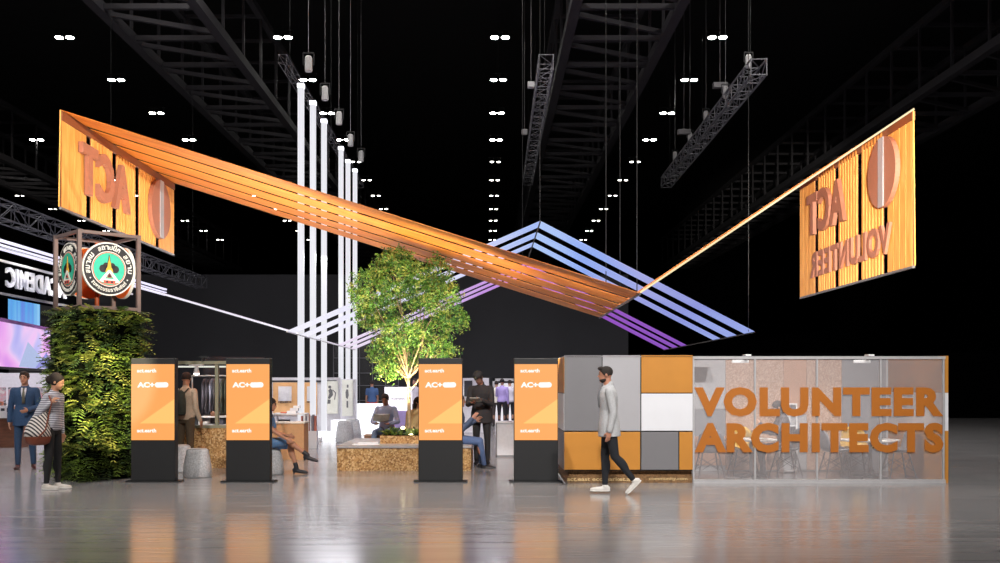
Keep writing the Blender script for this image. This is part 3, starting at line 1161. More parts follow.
ed = emblem_disc()
for q, ang in enumerate((0, PI / 2, PI, -PI / 2)):
    c = ed if q == 0 else dup(ed)
    c.parent = cb
    c.rotation_euler = (0, 0, ang)
    c.location = (math.sin(ang) * (h - 0.02), -math.cos(ang) * (h - 0.02), 0.63)

# ------------------------------------------------------------------ panelled storage wall of the booth
BX0, BX1, BX2 = 1.19, 3.19, 7.10
BY0, BY1 = 15.5, 17.7
ZTOP = 1.965


def X15(px):
    return (px - 487) * 15.5 / 1000


def Z15(py):
    return CAM_H + (385 - py) * 15.5 / 1000


bt = thing('panelled_booth_wall', (BX0, BY0, 0), 'box wall of ochre, white and grey square panels behind the walking man', 'wall unit')
MB().box(BX0 + 0.02, BX1, BY0 + 0.02, BY1, 0.19, ZTOP - 0.01).build('core', M_black, bt, world=True)
MB().box(BX0 + 0.08, BX1, BY0 + 0.10, BY1 - 0.1, 0.0, 0.19).build('plinth', M_plinth, bt, world=True)
MB().box(BX0 + 0.06, BX1, BY0 + 0.02, BY0 + 0.10, 0.0, 0.10).build('plinth', M_plinth, bt, world=True)
front = [(564, 602, 355, 431, M_grey), (602.3, 640.5, 355, 431, M_lgrey), (641, 693, 355, 393, M_orange), (641, 693, 393.4, 431, M_offwhite),
         (564, 640.3, 431.7, 470, M_orange), (641, 678.6, 431.7, 470, M_grey), (679, 693, 431.7, 470, M_orange)]
for a, b, c, d, mm in front:
    MB().box(X15(a) + 0.006, X15(b) - 0.003, BY0, BY0 + 0.03, Z15(d) + 0.004, Z15(c) - 0.004).build('panel', mm, bt, world=True, bevel=0.003)
for za, zb_, mm in ((1.40, ZTOP, M_orange), (0.81, 1.39, M_offwhite), (0.2, 0.80, M_grey)):
    for ya, yb in ((BY0 + 0.03, BY0 + 1.1), (BY0 + 1.11, BY1)):
        MB().box(BX0, BX0 + 0.03, ya, yb, za, zb_ - 0.006).build('panel', mm, bt, world=True, bevel=0.003)
MB().box(BX0, BX1, BY0, BY1, ZTOP - 0.01, ZTOP).build('top_board', M_lgrey, bt, world=True)
lp = mat('pale_letter', (206, 176, 126), 0.5)
xf(text_mb('act.east ecomarket.a', 0.98, 0.06, 0.005, 0.02), Matrix.Translation((X15(567), BY0 + 0.018, 0.03))).build('lettering', lp, bt, world=True)
xf(text_mb('community.com', 0.60, 0.06, 0.005, 0.02), Matrix.Translation((X15(649), BY0 + 0.018, 0.03))).build('lettering', lp, bt, world=True)
# cable lying beside the kiosk
cbm = MB()
pts = [at(558.5, 474, 15.55), at(561, 478, 15.5), at(563, 481, 15.45), floor_at(565, 15.3)]
pts = [Vector((p.x, p.y, max(p.z, 0.012))) for p in pts]
for p, q in zip(pts, pts[1:]):
    cbm.cap(p, 0.01, q, 0.01, 6)
tag(cbm.build('power_cable', mat('grey_cable', (150, 150, 152), 0.6)), 'short grey cable between the fourth kiosk and the panelled booth', 'cable')

# ------------------------------------------------------------------ glass meeting room
GL = veil_mat('film_glass', (172, 166, 168), 0.27, 0.25)
gp = thing('glass_partition', (BX1, BY0, 0), 'framed glass front lettered VOLUNTEER ARCHITECTS in ochre', 'partition')
MFR = mat('pale_frame', (176, 174, 176), 0.4, 0.2)
mull = [693.5, 755, 817, 880.5, 943.5]
for px in mull:
    MB().box(X15(px) - 0.013, X15(px) + 0.013, BY0 - 0.01, BY0 + 0.03, 0.0, ZTOP).build('mullion', MFR, gp, world=True)
MB().box(X15(693.5), X15(945), BY0 - 0.02, BY0 + 0.03, ZTOP - 0.045, ZTOP).build('top_rail', MFR, gp, world=True)
MB().box(X15(693.5), X15(945), BY0 - 0.03, BY0 + 0.04, 0.0, 0.055).build('bottom_rail', MFR, gp, world=True)
for a, b in zip(mull, mull[1:]):
    MB().box(X15(a) + 0.013, X15(b) - 0.013, BY0, BY0 + 0.01, 0.055, ZTOP - 0.045).build('pane', GL, gp, world=True)
for part in islands(xf(text_mb('VOLUNTEER', 248.5 * 0.0155, 29.5 * 0.0155, 0.006, 0.055, 1.13), Matrix.Translation((X15(694), BY0 - 0.022, Z15(416.5))))):
    part.build('letter', M_brass, gp, world=True)
for part in islands(xf(text_mb('ARCHITECTS', 248.5 * 0.0155, 29.8 * 0.0155, 0.006, 0.055, 1.13), Matrix.Translation((X15(694.3), BY0 - 0.022, Z15(452.5))))):
    part.build('letter', M_brass, gp, world=True)
for i, px in enumerate((748, 871)):
    c = thing('clamp_lamp', (X15(px), BY0 + 0.1, ZTOP), ('left' if i == 0 else 'right') + ' of the two small lamps clamped on the glass room top rail', 'lamp')
    MB().box(-0.045, 0.045, -0.13, 0.06, 0.0, 0.03).build('clamp', M_white, c, bevel=0.006)
    MB().box(-0.2, 0.06, 0.07, 0.12, -0.10, -0.05).build('lamp_bar', mat('lamp_bar_white', (235, 235, 235), 0.4, emit=0.5), c, bevel=0.01)
    MB().box(-0.02, 0.02, 0.0, 0.1, -0.06, 0.0).build('bracket', M_white, c)
    spot('clamp_lamp_light', (X15(px) - 0.07, BY0 + 0.28, ZTOP - 0.12), (X15(px), BY0 + 0.95, 0.5), 80, 125, (1, 0.96, 0.9), 0.7, 0.05)
# back wall of the room, in panels
rb = thing('meeting_room_wall', (BX1, BY1, 0), 'cork and grey panelled back wall seen through the glass', 'wall unit')
M_g1 = mat('room_grey', (120, 122, 128), 0.6, var=0.03)
M_g2 = mat('room_light_grey', (166, 166, 170), 0.6, var=0.03)
M_peach = mat('room_peach', (180, 136, 110), 0.6, var=0.04)


def X17(px):
    return (px - 487) * 17.7 / 1000


MB().box(BX1, BX2, BY1, BY1 + 0.08, 0, ZTOP).build('core', M_g2, rb, world=True)
for a, b, z0, z1, mm in ((672, 725, 1.1, ZTOP, M_g2), (672, 725, 0.62, 1.09, M_g1), (672, 725, 0.1, 0.61, M_peach), (725.3, 783, 0.02, ZTOP, M_cork), (783.3, 806, 1.0, ZTOP, M_peach),
                         (783.3, 806, 0.02, 0.99, M_g2), (806.3, 841, 0.02, ZTOP, M_cork), (841.3, 892, 0.02, ZTOP, M_g1), (892.3, 944, 0.02, ZTOP, M_cork)):
    x0, x1 = max(X17(a), BX1 + 0.01), min(X17(b), BX2 - 0.05)
    if x1 > x0:
        MB().box(x0, x1, BY1 - 0.03, BY1, z0, z1).build('panel', mm, rb, world=True)
sw = thing('end_wall', (BX2, BY0, 0), 'narrow ochre and white end wall at the right end of the glass room', 'wall unit')
for za, zb_, mm in ((1.40, ZTOP, M_orange), (0.81, 1.39, M_offwhite), (0.0, 0.80, M_orange)):
    MB().box(BX2 + 0.0, BX2 + 0.05, BY0 + 0.0, BY1 + 0.08, za, zb_ + 0.008).build('panel', mm, sw, world=True)
o = MB().box(BX1 + 0.0, BX1 + 0.72, BY1 - 0.45, BY1 - 0.1, 1.83, 1.90).build('ceiling_beam', MFR)
o.name = 'cross_beam'
tag(o, 'pale beam spanning the upper left inside the glass room', 'beam')

# white cabinet inside
wc = thing('white_shelf_unit', (5.15, 17.45, 0), 'narrow white shelf standing behind the woman in the glass room', 'shelf')
MB().box(-0.02, 0.0, -0.15, 0.15, 0.0, 1.2).box(0.2, 0.22, -0.15, 0.15, 0.0, 1.2).box(0, 0.2, 0.13, 0.15, 0.0, 1.2).build('carcass', M_white, wc)
for z in (0.02, 0.4, 0.8, 1.18):
    MB().box(0, 0.2, -0.15, 0.13, z, z + 0.02).build('shelf_board', M_white, wc)


# tables
def cafe_table(loc, r, h_, label):
    t = thing('round_table', loc, label, 'table')
    MB().lathe([(r - 0.01, h_ - 0.03), (r, h_ - 0.02), (r, h_ - 0.005), (r - 0.008, h_)], n=36).build('tabletop', mat('table_white', (238, 238, 236), 0.35), t)
    MB().tube((0, 0, 0.03), (0, 0, h_ - 0.03), 0.03).build('column', M_steel, t)
    for k in range(4):
        a_ = PI / 4 + k * PI / 2
        MB().bar((0, 0, 0.05), (0.3 * math.cos(a_), 0.3 * math.sin(a_), 0.015), 0.04, 0.03).build('foot', M_steel, t)
    return t


cafe_table(floor_at(751, 16.55), 0.42, 0.63, 'round white table in front of the seated woman in the glass room')
cafe_table(floor_at(870, 16.4), 0.46, 0.63, 'round white table in the right half of the glass room')


def shell_chair(colour, legcol):
    t = thing('shell_chair', (0, 0, 0), '', 'chair', group='moulded shell chairs in the glass room')
    # shell: profile of seat and back, swept across; faces -Y
    prof = [(-0.23, 0.435), (-0.20, 0.45), (-0.05, 0.43), (0.08, 0.425), (0.16, 0.45), (0.20, 0.52), (0.225, 0.62), (0.24, 0.72), (0.25, 0.80)]
    nu = 9
    top, bot = [], []
    for j, (y, z) in enumerate(prof):
        f = j / (len(prof) - 1)
        hw = 0.235 if j < 4 else 0.235 - 0.07 * max(0, (f - 0.55) / 0.45) ** 1.6
        for i in range(nu):
            u = -1 + 2 * i / (nu - 1)
            cup = 0.05 * abs(u) ** 2.5
            top.append(Vector((hw * u, y - (cup * 1.2 if j > 4 else 0), z + (cup if j <= 4 else -0.06 * abs(u) ** 4 * (j == len(prof) - 1)))))
    m_ = MB()
    n_ = len(top)
    th = [p + Vector((0, 0.012 if k // nu > 4 else 0, -0.014 if k // nu <= 4 else -0.004)) for k, p in enumerate(top)]
    fs = []
    R = len(prof)
    for j in range(R - 1):
        for i in range(nu - 1):
            a_ = j * nu + i
            fs.append((a_, a_ + 1, a_ + nu + 1, a_ + nu))
            fs.append((n_ + a_, n_ + a_ + nu, n_ + a_ + nu + 1, n_ + a_ + 1))
    for j in range(R - 1):
        for i in (0, nu - 1):
            a_ = j * nu + i
            fs.append((a_, a_ + nu, n_ + a_ + nu, n_ + a_))
    for i in range(nu - 1):
        for j in (0, R - 1):
            a_ = j * nu + i
            fs.append((a_, a_ + 1, n_ + a_ + 1, n_ + a_))
    m_.add(top + th, fs)
    m_.build('seat_shell', colour, t, smooth=True)
    for sx in (-1, 1):
        for sy in (-1, 1):
            MB().tube((sx * 0.13, sy * 0.12, 0.415), (sx * 0.215, sy * 0.215, 0.0), 0.013, 0.010, 8).build('leg', legcol, t)
    w_ = MB()
    for sx in (-1, 1):
        w_.tube((sx * 0.15, -0.14, 0.33), (-sx * 0.19, -0.19, 0.12), 0.005, n=5)
        w_.tube((sx * 0.15, 0.14, 0.33), (-sx * 0.19, 0.19, 0.12), 0.005, n=5)
        w_.tube((sx * 0.15, -0.14, 0.33), (sx * 0.19, 0.19, 0.12), 0.005, n=5)
        w_.tube((sx * 0.15, 0.14, 0.33), (sx * 0.19, -0.19, 0.12), 0.005, n=5)
    w_.build('cross_wire', M_black, t)
    return t


CH_G = mat('chair_grey', (128, 130, 138), 0.5)
CH_Y = mat('chair_yellow', (232, 186, 74), 0.5)
M_leg = mat('dark_leg', (78, 72, 74), 0.5)
cg = shell_chair(CH_G, M_leg)
cy = shell_chair(CH_Y, M_leg)
chairs = [(cg, 709, 16.35, PI, 'grey shell chair at the left end of the glass room, back to the glass'),
          (cy, 743, 17.15, 0, 'yellow shell chair behind the letter R of ARCHITECTS'),
          (cg, 786, 16.7, -PI / 2, 'grey shell chair the woman in the glass room sits on'),
          (cg, 835, 16.4, PI / 2, 'grey shell chair left of the right-hand table, facing right'),
          (cy, 857, 17.0, 0, 'yellow shell chair behind the right-hand table'),
          (cg, 898, 16.4, -PI / 2, 'grey shell chair right of the right-hand table, facing left')]
used = set()
for src, px, d, rz, lab in chairs:
    loc = floor_at(px, d)
    if src.name not in used:
        used.add(src.name)
        src.location = loc
        src.rotation_euler = (0, 0, rz)
        src['label'] = lab
    else:
        dup(src, loc, rz, lab)


# ------------------------------------------------------------------ felt stools
def stool():
    t = thing('felt_stool', (0, 0, 0), '', 'stool', group='tapered grey felt stools')
    a = []
    for z, r in ((0.0, 0.22), (0.02, 0.235), (0.2, 0.225), (0.4, 0.185), (0.45, 0.175), (0.465, 0.15)):
        a.append((Vector((0, 0, z)), Vector((r, 0, 0)), Vector((0, r * 0.9, 0))))
    MB().loft(a, 28).build('body', M_stool, t, smooth=True)
    MB().lathe([(0.14, 0.466), (0.15, 0.47), (0.14, 0.474)], n=24).build('seat_pad', mat('stool_top', (186, 184, 180), 0.9), t)
    return t


s0 = stool()
slabs = [((197.5, 16.5), 'whole grey felt stool standing between the first two kiosks'), ((180, 17.5), 'grey felt stool half hidden behind the first kiosk, below the backpack'),
         ((270, 17.05), 'grey felt stool the woman in blue sits on'), ((345, 26.5), 'pale grey stool with a wooden top beside the light poles'),
         ((352.5, 27.6), 'pale grey stool behind another one beside the light poles')]
for i, ((px, d), lab) in enumerate(slabs):
    if i == 0:
        s0.location = floor_at(px, d)
        s0['label'] = lab
    else:
        c = dup(s0, floor_at(px, d), label=lab)
        if i >= 3:
            c.scale = (1.05, 1.05, 1.22)

# ------------------------------------------------------------------ tree planter with bench
PX0, PX1 = (337 - 487) * 0.0177, (471 - 487) * 0.0177
pl = thing('planter_bench', ((PX0 + PX1) / 2, 17.7, 0), 'low strand board bench with a grey top around the tree', 'bench')
MB().box(PX0, PX1, 17.7, 20.3, 0.0, 0.40).build('base', M_osb, pl, world=True)
MB().box(PX0 - 0.015, PX1 + 0.015, 17.68, 20.32, 0.40, 0.44).build('top', mat('bench_top', (150, 146, 146), 0.5), pl, world=True, bevel=0.006)
MB().box((380 - 487) * 0.0184, PX1 - 0.35, 18.4, 19.9, 0.44, 0.585).build('planting_box', M_osb, pl, world=True)
MB().box((380 - 487) * 0.0184 + 0.04, PX1 - 0.39, 18.44, 19.86, 0.585, 0.60).build('soil', mat('soil_felt', (12, 14, 9), 0.95), pl, world=True)
tb = thing('open_magazine', floor_at(366, 18.1) + Vector((0, 0, 0.44)), 'flat white magazine stack lying on the left end of the tree bench', 'magazine')
MB().box(-0.24, 0.24, -0.12, 0.14, 0, 0.012).build('page', M_white, tb, bevel=0.003)
MB().box(-0.14, 0.22, -0.08, 0.12, 0.012, 0.045).build('page', mat('paper_grey', (204, 202, 204), 0.6), tb, bevel=0.003)
rnd = random.Random(21)
grass = [MB(), MB()]
gx0, gx1 = (381 - 487) * 0.0184 + 0.03, PX1 - 0.42
for k in range(420):
    p = (rnd.uniform(gx0, gx1), rnd.uniform(18.45, 19.8), 0.59)
    L = rnd.uniform(0.08, 0.22)
    frond(grass[k % 2], p, (rnd.uniform(-1, 1), rnd.uniform(-1, 1), rnd.uniform(0.5, 1.5)), (0.1, 0, 1), L, L * 0.25, 0.5, 4)
t = thing('ground_plants', ((gx0 + gx1) / 2, 19, 0.6), 'low green plants filling the box at the foot of the tree', 'plants')
for g, mm in zip(grass, M_leafs):
    tag(g.build('foliage', mm, t, world=True), kind='stuff')

# uplights in the planting
for px, py, d, lab in ((403, 428, 18.7, 'left of the two warm uplights shining at the foot of the tree'), (411, 435, 18.5, 'right of the two warm uplights shining at the foot of the tree')):
    p = at(px, py, d)
    t = thing('garden_uplight', (p.x, p.y, 0.60), lab, 'lamp')
    MB().tube((0, 0, -0.01), (0, 0, p.z - 0.64), 0.012).build('stake', M_black, t)
    MB().lathe([(0.03, -0.06), (0.045, 0.03), (0.04, 0.03)], (0, 0, p.z - 0.62), 14).build('lamp_head', M_black, t)
    MB().ell((0, -0.012, p.z - 0.60), (0.042, 0.042, 0.03), n=12, m=6).build('lens', mat('warm_lens', (255, 240, 190), 0.3, emit=9, ecol=(255, 236, 170)), t)
    spot('uplight_beam', (p.x, p.y, p.z + 0.06), (p.x - 0.1 + (0.2 if px > 405 else -0.5), p.y - 0.05, 4.0), 420, 88, (1.0, 0.86, 0.55), 0.6, 0.04)

# ------------------------------------------------------------------ the tree
TD = 19.0
base = at(409, 430, TD)
tree = thing('indoor_tree', (base.x, TD, 0.58), 'leafy multi-stemmed tree lit from below inside the bench planter', 'tree')
M_bark = mat('pale_bark', (150, 128, 96), 0.85, var=0.25, scale=14, bump=0.3)
br = MB()
rnd = random.Random(5)


def tp(px, py, dy=0.0):
    q = at(px, py, TD)
    return Vector((q.x, TD + dy, q.z))


tips = []


def limb(p, q, r0, r1, bend=0.05):
    p, q = Vector(p), Vector(q)
    n = 6
    prev = p
    off = Vector((rnd.uniform(-1, 1), rnd.uniform(-1, 1), rnd.uniform(-.5, .5))) * bend * (q - p).length
    for i in range(1, n + 1):
        t = i / n
        c = p.lerp(q, t) + off * math.sin(PI * t)
        br.cap(prev, 0.8 * (r0 + (r1 - r0) * (i - 1) / n), c, 0.8 * (r0 + (r1 - r0) * t), 7)
        prev = c
    return prev


limb((base.x, TD, 0.55), tp(408.5, 378), 0.05, 0.036, 0.02)
fork = tp(408.5, 378)
crown = [  # centre px,py, depth offset, radii x,y(depth),z in px-equivalents
    (398, 275, 0.0, 34, 34, 25), (372, 290, -0.2, 26, 28, 22), (380, 312, 0.3, 26, 28, 20), (418, 290, 0.3, 28, 30, 24), (436, 272, 0.1, 18, 24, 20),
    (442, 300, -0.2, 24, 24, 22), (455, 320, 0.1, 17, 20, 14), (432, 330, 0.3, 24, 24, 20), (440, 350, -0.1, 20, 20, 10), (400, 335, -0.2, 26, 30, 20),
    (385, 350, 0.2, 22, 24, 20), (388, 370, 0.0, 15, 18, 14), (366, 316, 0.1, 14, 18, 16), (410, 358, 0.3, 16, 20, 12), (362, 300, 0.0, 10, 14, 12), (396, 258, 0.0, 20, 20, 12)]
for px, py, dy, a_, b_, c_ in crown:
    q = tp(px, py + c_ * 0.3, dy)
    mid = fork.lerp(q, 0.45) + Vector((0, rnd.uniform(-.1, .1), 0.12))
    e = limb(fork, mid, 0.022, 0.015, 0.12)
    e = limb(e, q, 0.014, 0.006, 0.12)
    for k in range(6):
        q2 = tp(px + rnd.uniform(-.75, .75) * a_, py + rnd.uniform(-.75, .75) * c_, dy + rnd.uniform(-.7, .7) * b_ * 0.019)
        limb(e, q2, 0.006, 0.002, 0.15)
limb(tp(408.5, 392), tp(424, 368, -0.1), 0.02, 0.01, 0.1)
limb(tp(408.5, 388), tp(396, 366, 0.1), 0.022, 0.012, 0.1)
limb(tp(409, 384), tp(414, 350, 0.1), 0.022, 0.01, 0.08)
br.build('trunk', M_bark, tree, world=True, smooth=True)
T_leaf = [mat('leaf_green', (98, 142, 52), 0.5, var=0.3, scale=5), mat('leaf_olive', (146, 160, 74), 0.5, var=0.3, scale=5), mat('leaf_deep', (58, 102, 42), 0.5, var=0.3, scale=5)]
lv = [([], []), ([], []), ([], [])]
nr = np.random.RandomState(4)
for px, py, dy, a_, b_, c_ in crown:
    a_, b_, c_ = a_ * 0.9, b_ * 0.9, c_ * 0.9
    n_tw = int(a_ * c_ * 0.66)
    for k in range(n_tw):
        v = nr.normal(size=3)
        v /= np.linalg.norm(v)
        v *= nr.uniform(0.35, 1.0) ** 0.5 * (1 + 0.12 * nr.normal())
        c = tp(px + v[0] * a_, py + v[2] * c_, dy + v[1] * b_ * 0.0165)
        tw_d = Vector(nr.normal(size=3)).normalized()
        mi = nr.choice(3, p=(0.45, 0.3, 0.25))
        V, F = lv[mi]
        for j in range(9):
            cc = c + tw_d * (0.018 * (j - 4)) + Vector(nr.normal(size=3) * 0.014)
            d_ = Vector(nr.normal(size=3)).normalized()
            n_ = d_.cross(Vector(nr.normal(size=3))).normalized()
            L_, W_ = 0.043 * nr.uniform(0.7, 1.3), 0.015
            o_ = len(V)
            V += [tuple(cc), tuple(cc + d_ * L_ * .5 + n_ * W_), tuple(cc + d_ * L_), tuple(cc + d_ * L_ * .5 - n_ * W_)]
            F.append((o_, o_ + 1, o_ + 2, o_ + 3))
for (V, F), mm in zip(lv, T_leaf):
    m_ = MB()
    m_.v, m_.f = V, F
    tag(m_.build('foliage', mm, tree, world=True), kind='stuff')

# ------------------------------------------------------------------ people
UP = Vector((0, 0, 1))


def L2(v):
    """(side, forward, up) -> local xyz of a figure that faces -Y; side + is its own left"""
    return Vector((v[0], -v[1], v[2]))


def nrm(v):
    return Vector(v).normalized()


VOX = 0.0095


def hand_prims(mb_, W, d, nrmv, thumb, H, curl=0.5, r=1.0):
    d = nrm(d)
    n = (nrmv - d * nrmv.dot(d)).normalized()
    t = (thumb - d * thumb.dot(d) - n * thumb.dot(n)).normalized()
    pl_ = 0.052 * H
    c = W + d * pl_ * 0.6
    mb_.ell(c, (0.023 * H, 0.010 * H, 0.030 * H), t, n, d, 12, 8)
    mb_.cap(W - d * 0.01, 0.0145 * H, W + d * 0.02 * H, 0.0135 * H, 8)
    for i, ln in enumerate((0.042, 0.047, 0.043, 0.034)):
        o = W + d * (pl_ * (1.0 - 0.06 * i)) + t * ((0.0155 - 0.0105 * i) * H)
        a1, a2 = curl * 0.55, curl * 1.35
        d1 = (d * math.cos(a1) + n * math.sin(a1)).normalized()
        d2 = (d * math.cos(a2) + n * math.sin(a2)).normalized()
        k = o + d1 * ln * H * 0.52
        mb_.cap(o - d * 0.008, 0.0052 * H * r, k, 0.0048 * H * r, 7)
        mb_.cap(k, 0.0048 * H * r, k + d2 * ln * H * 0.5, 0.0040 * H * r, 7)
    o = W + d * pl_ * 0.35 + t * 0.019 * H
    td = (d * 0.75 + t * 0.6 + n * 0.25).normalized()
    k = o + td * 0.024 * H
    mb_.cap(o, 0.0066 * H, k, 0.0058 * H, 7)
    mb_.cap(k, 0.0058 * H, k + (d * 0.9 + n * 0.3).normalized() * 0.020 * H, 0.0046 * H, 7)


def person(label, loc, rz, H=1.74, build=1.0, td=(0, 0.02, 1), twist=0, head=(0, 0, 0), armL=None, armR=None, legL=None, legR=None, pelvis=None,
           skin=(196, 146, 116), top=None, topcol=None, bottom='trousers', botcol=(30, 30, 34), shoecol=(30, 26, 26), haircol=(30, 24, 20), hair='short',
           sole=None, beard=False, curl=(0.5, 0.5), palm=(None, None), sleeves=1.0, neckline=None, cap=None, vox=VOX, socks=None, boots=False, group=None, topmat=None):
    P = thing('person', loc, label, 'person', rz=rz, group=group)
    M_skin = mat('skin_%d_%d' % (skin[0], skin[1]), skin, 0.55, var=0.05, scale=30)
    down = ((0.02, 0.02, -1), (0.02, 0.10, -1))
    armL = armL or ((0.12, -0.02, -1), (0.02, 0.12, -1))
    armR = armR or ((-0.12, -0.02, -1), (-0.02, 0.12, -1))
    legL = legL or ((0.03, 0, -1), (0, -0.02, -1), (0.15, 1, 0))
    legR = legR or ((-0.03, 0, -1), (0, -0.02, -1), (-0.15, 1, 0))
    T = nrm(L2(td))
    side = Vector((1, 0, 0))
    fwd0 = side.cross(T).normalized() * -1
    if fwd0.y > 0:
        fwd0 = -fwd0
    cs, sn = math.cos(math.radians(twist)), math.sin(math.radians(twist))
    sh_side = side * cs + fwd0 * sn
    sh_fwd = fwd0 * cs - side * sn
    pel = Vector((0, 0, 0.53 * H))
    # legs first, to know the height of the feet
    legs = []
    for sg, lg in ((1, legL), (-1, legR)):
        hip = pel + side * sg * 0.052 * H - T * 0.01 * H
        knee = hip + nrm(L2(lg[0])) * 0.245 * H
        ank = knee + nrm(L2(lg[1])) * 0.242 * H
        fd = nrm(L2(lg[2]))
        dn = (-UP - fd * (-UP).dot(fd))
        dn = dn.normalized() if dn.length > 0.05 else nrm(L2((0, -1, 0)))
        legs.append((hip, knee, ank, fd, dn))
    lows = []
    for hip, knee, ank, fd, dn in legs:
        for q in (ank - fd * 0.02 * H + dn * 0.026 * H, ank + fd * 0.075 * H + dn * 0.03 * H, ank + fd * 0.11 * H + dn * 0.03 * H):
            lows.append(q.z - 0.0175 * H)
    dz = -min(lows) if pelvis is None else pelvis - pel.z
    mv = Vector((0, 0, dz))
    pel = pel + mv
    legs = [(a + mv, b + mv, c + mv, d, e) for a, b, c, d, e in legs]
    N = pel + T * 0.295 * H
    at_t = lambda t: pel + T * (0.295 * H * t)
    lerp_ax = lambda t: (side.lerp(sh_side, max(0, min(1, t))).normalized(), fwd0.lerp(sh_fwd, max(0, min(1, t))).normalized())
    Bw = build
    prof = [(-0.22, 0.060, 0.045), (-0.12, 0.088, 0.062), (0.02, 0.097, 0.070), (0.2, 0.088, 0.062), (0.38, 0.078, 0.058), (0.58, 0.088, 0.064), (0.74, 0.098, 0.066), (0.88, 0.094, 0.056), (0.96, 0.066, 0.044), (1.02, 0.040, 0.038)]

    def torso(mb_, add, t0=-0.22, t1=1.02, flare=0.0):
        secs = []
        ts = [p for p in prof if t0 - 1e-6 <= p[0] <= t1 + 1e-6]
        if t0 < -0.3:      # a jacket hangs straight down from the hips
            ts = [(t0, 0.098, 0.072)] + [(t, 0.098, 0.071) if t < 0.0 else (t, a_, b_) for t, a_, b_ in ts]
        elif ts[0][0] > t0 + 1e-3:
            ts = [(t0, prof[1][1], prof[1][2])] + ts
        for t, rx, ry in ts:
            s_, f_ = lerp_ax(t)
            fl = flare * max(0, (0.3 - t)) 
            secs.append((at_t(t), s_ * ((rx * Bw + add / H + fl) * H), f_ * ((ry * Bw + add / H + fl) * H)))
        mb_.loft(secs, 20)

    arms = []
    for sg, ar in ((1, armL), (-1, armR)):
        sh = N - T * 0.035 * H + sh_side * (sg * 0.103 * H * (0.5 + 0.5 * Bw))
        el = sh + nrm(L2(ar[0])) * 0.168 * H
        wr = el + nrm(L2(ar[1])) * 0.148 * H
        arms.append((sg, sh, el, wr))
    # head frame
    yaw, pit, rol = [math.radians(a) for a in head]
    hf = sh_fwd * math.cos(yaw) + sh_side * math.sin(yaw)
    hs = sh_side * math.cos(yaw) - sh_fwd * math.sin(yaw)
    hu = UP.lerp(T, 0.5).normalized()
    hs = (hs - hu * hs.dot(hu)).normalized()
    hf = (hf - hu * hf.dot(hu) - hs * hf.dot(hs)).normalized()
    hf, hu = (hf * math.cos(pit) - hu * math.sin(pit)), (hu * math.cos(pit) + hf * math.sin(pit))
    hs, hu = (hs * math.cos(rol) + hu * math.sin(rol)), (hu * math.cos(rol) - hs * math.sin(rol))
    nk = N + T * 0.02 * H
    C = nk + UP * 0.022 * H + hu * 0.060 * H + hf * 0.016 * H
    # ---- body
    b = MB()
    torso(b, 0)
    b.cap(arms[0][1], 0.030 * H, arms[1][1], 0.030 * H, 10)
    b.cap(N - T * 0.02 * H, 0.036 * H, C - hu * 0.035 * H - hf * 0.012 * H, 0.031 * H, 12)
    b.ell(C + hu * 0.010 * H - hf * 0.004 * H, (0.043 * H, 0.053 * H, 0.052 * H), hs, hf, hu, 16, 11)
    b.ell(C + hf * 0.020 * H - hu * 0.028 * H, (0.032 * H, 0.030 * H, 0.036 * H), hs, hf, hu, 14, 9)
    b.cap(C + hf * 0.047 * H + hu * 0.004 * H, 0.005 * H, C + hf * 0.057 * H - hu * 0.012 * H, 0.0075 * H, 7)
    b.cap(C + hf * 0.043 * H - hu * 0.031 * H - hs * 0.008 * H, 0.007 * H, C + hf * 0.043 * H - hu * 0.031 * H + hs * 0.008 * H, 0.007 * H, 7)
    b.ell(C + hf * 0.038 * H - hu * 0.052 * H, (0.014 * H, 0.013 * H, 0.011 * H), hs, hf, hu, 10, 6)
    for sg in (-1, 1):
        b.ell(C + hs * sg * 0.044 * H - hf * 0.004 * H - hu * 0.004 * H, (0.006 * H, 0.012 * H, 0.018 * H), hs, hf, hu, 8, 6)
    for k, (sg, sh, el, wr) in enumerate(arms):
        b.cap(sh, 0.029 * H, el, 0.021 * H, 10)
        b.cap(el, 0.0215 * H, wr, 0.0145 * H, 10)
        fa = nrm(wr - el)
        pn = palm[k]
        pn = nrm(L2(pn)) if pn is not None else -sh_side * sg
        if abs(pn.dot(fa)) > 0.9:
            pn = nrm(L2((0, 0, -1)))
        th = fa.cross(pn - fa * pn.dot(fa))
        if th.dot(nrm(L2((-sg * 0.3, 1, 0.6)))) < 0:
            th = -th
        hand_prims(b, wr, fa, pn, th, H, curl[k])
    for hip, knee, ank, fd, dn in legs:
        b.cap(hip, 0.050 * H * Bw, knee, 0.031 * H, 12)
        b.cap(knee, 0.0305 * H, ank, 0.0185 * H, 12)
        b.ell(knee.lerp(ank, 0.33) - fd * 0.010 * H, (0.029 * H, 0.031 * H, 0.075 * H), fd.cross(nrm(ank - knee)).normalized(), nrm(fd - nrm(ank - knee) * fd.dot(nrm(ank - knee))), nrm(ank - knee), 10, 8)
        b.cap(ank - fd * 0.016 * H + dn * 0.022 * H, 0.018 * H, ank + fd * 0.07 * H + dn * 0.028 * H, 0.016 * H, 10)
        b.cap(ank + fd * 0.07 * H + dn * 0.028 * H, 0.016 * H, ank + fd * 0.10 * H + dn * 0.032 * H, 0.012 * H, 8)
    body = b.build('body', M_skin, P, remesh=vox)
    # ---- face
    e = MB()
    for sg in (-1, 1):
        e.ell(C + hf * 0.0485 * H + hs * sg * 0.017 * H + hu * 0.006 * H, (0.006 * H, 0.004 * H, 0.0038 * H), hs, hf, hu, 8, 6)
    e.build('eyes', mat('eye_dark', (28, 20, 18), 0.3), P)
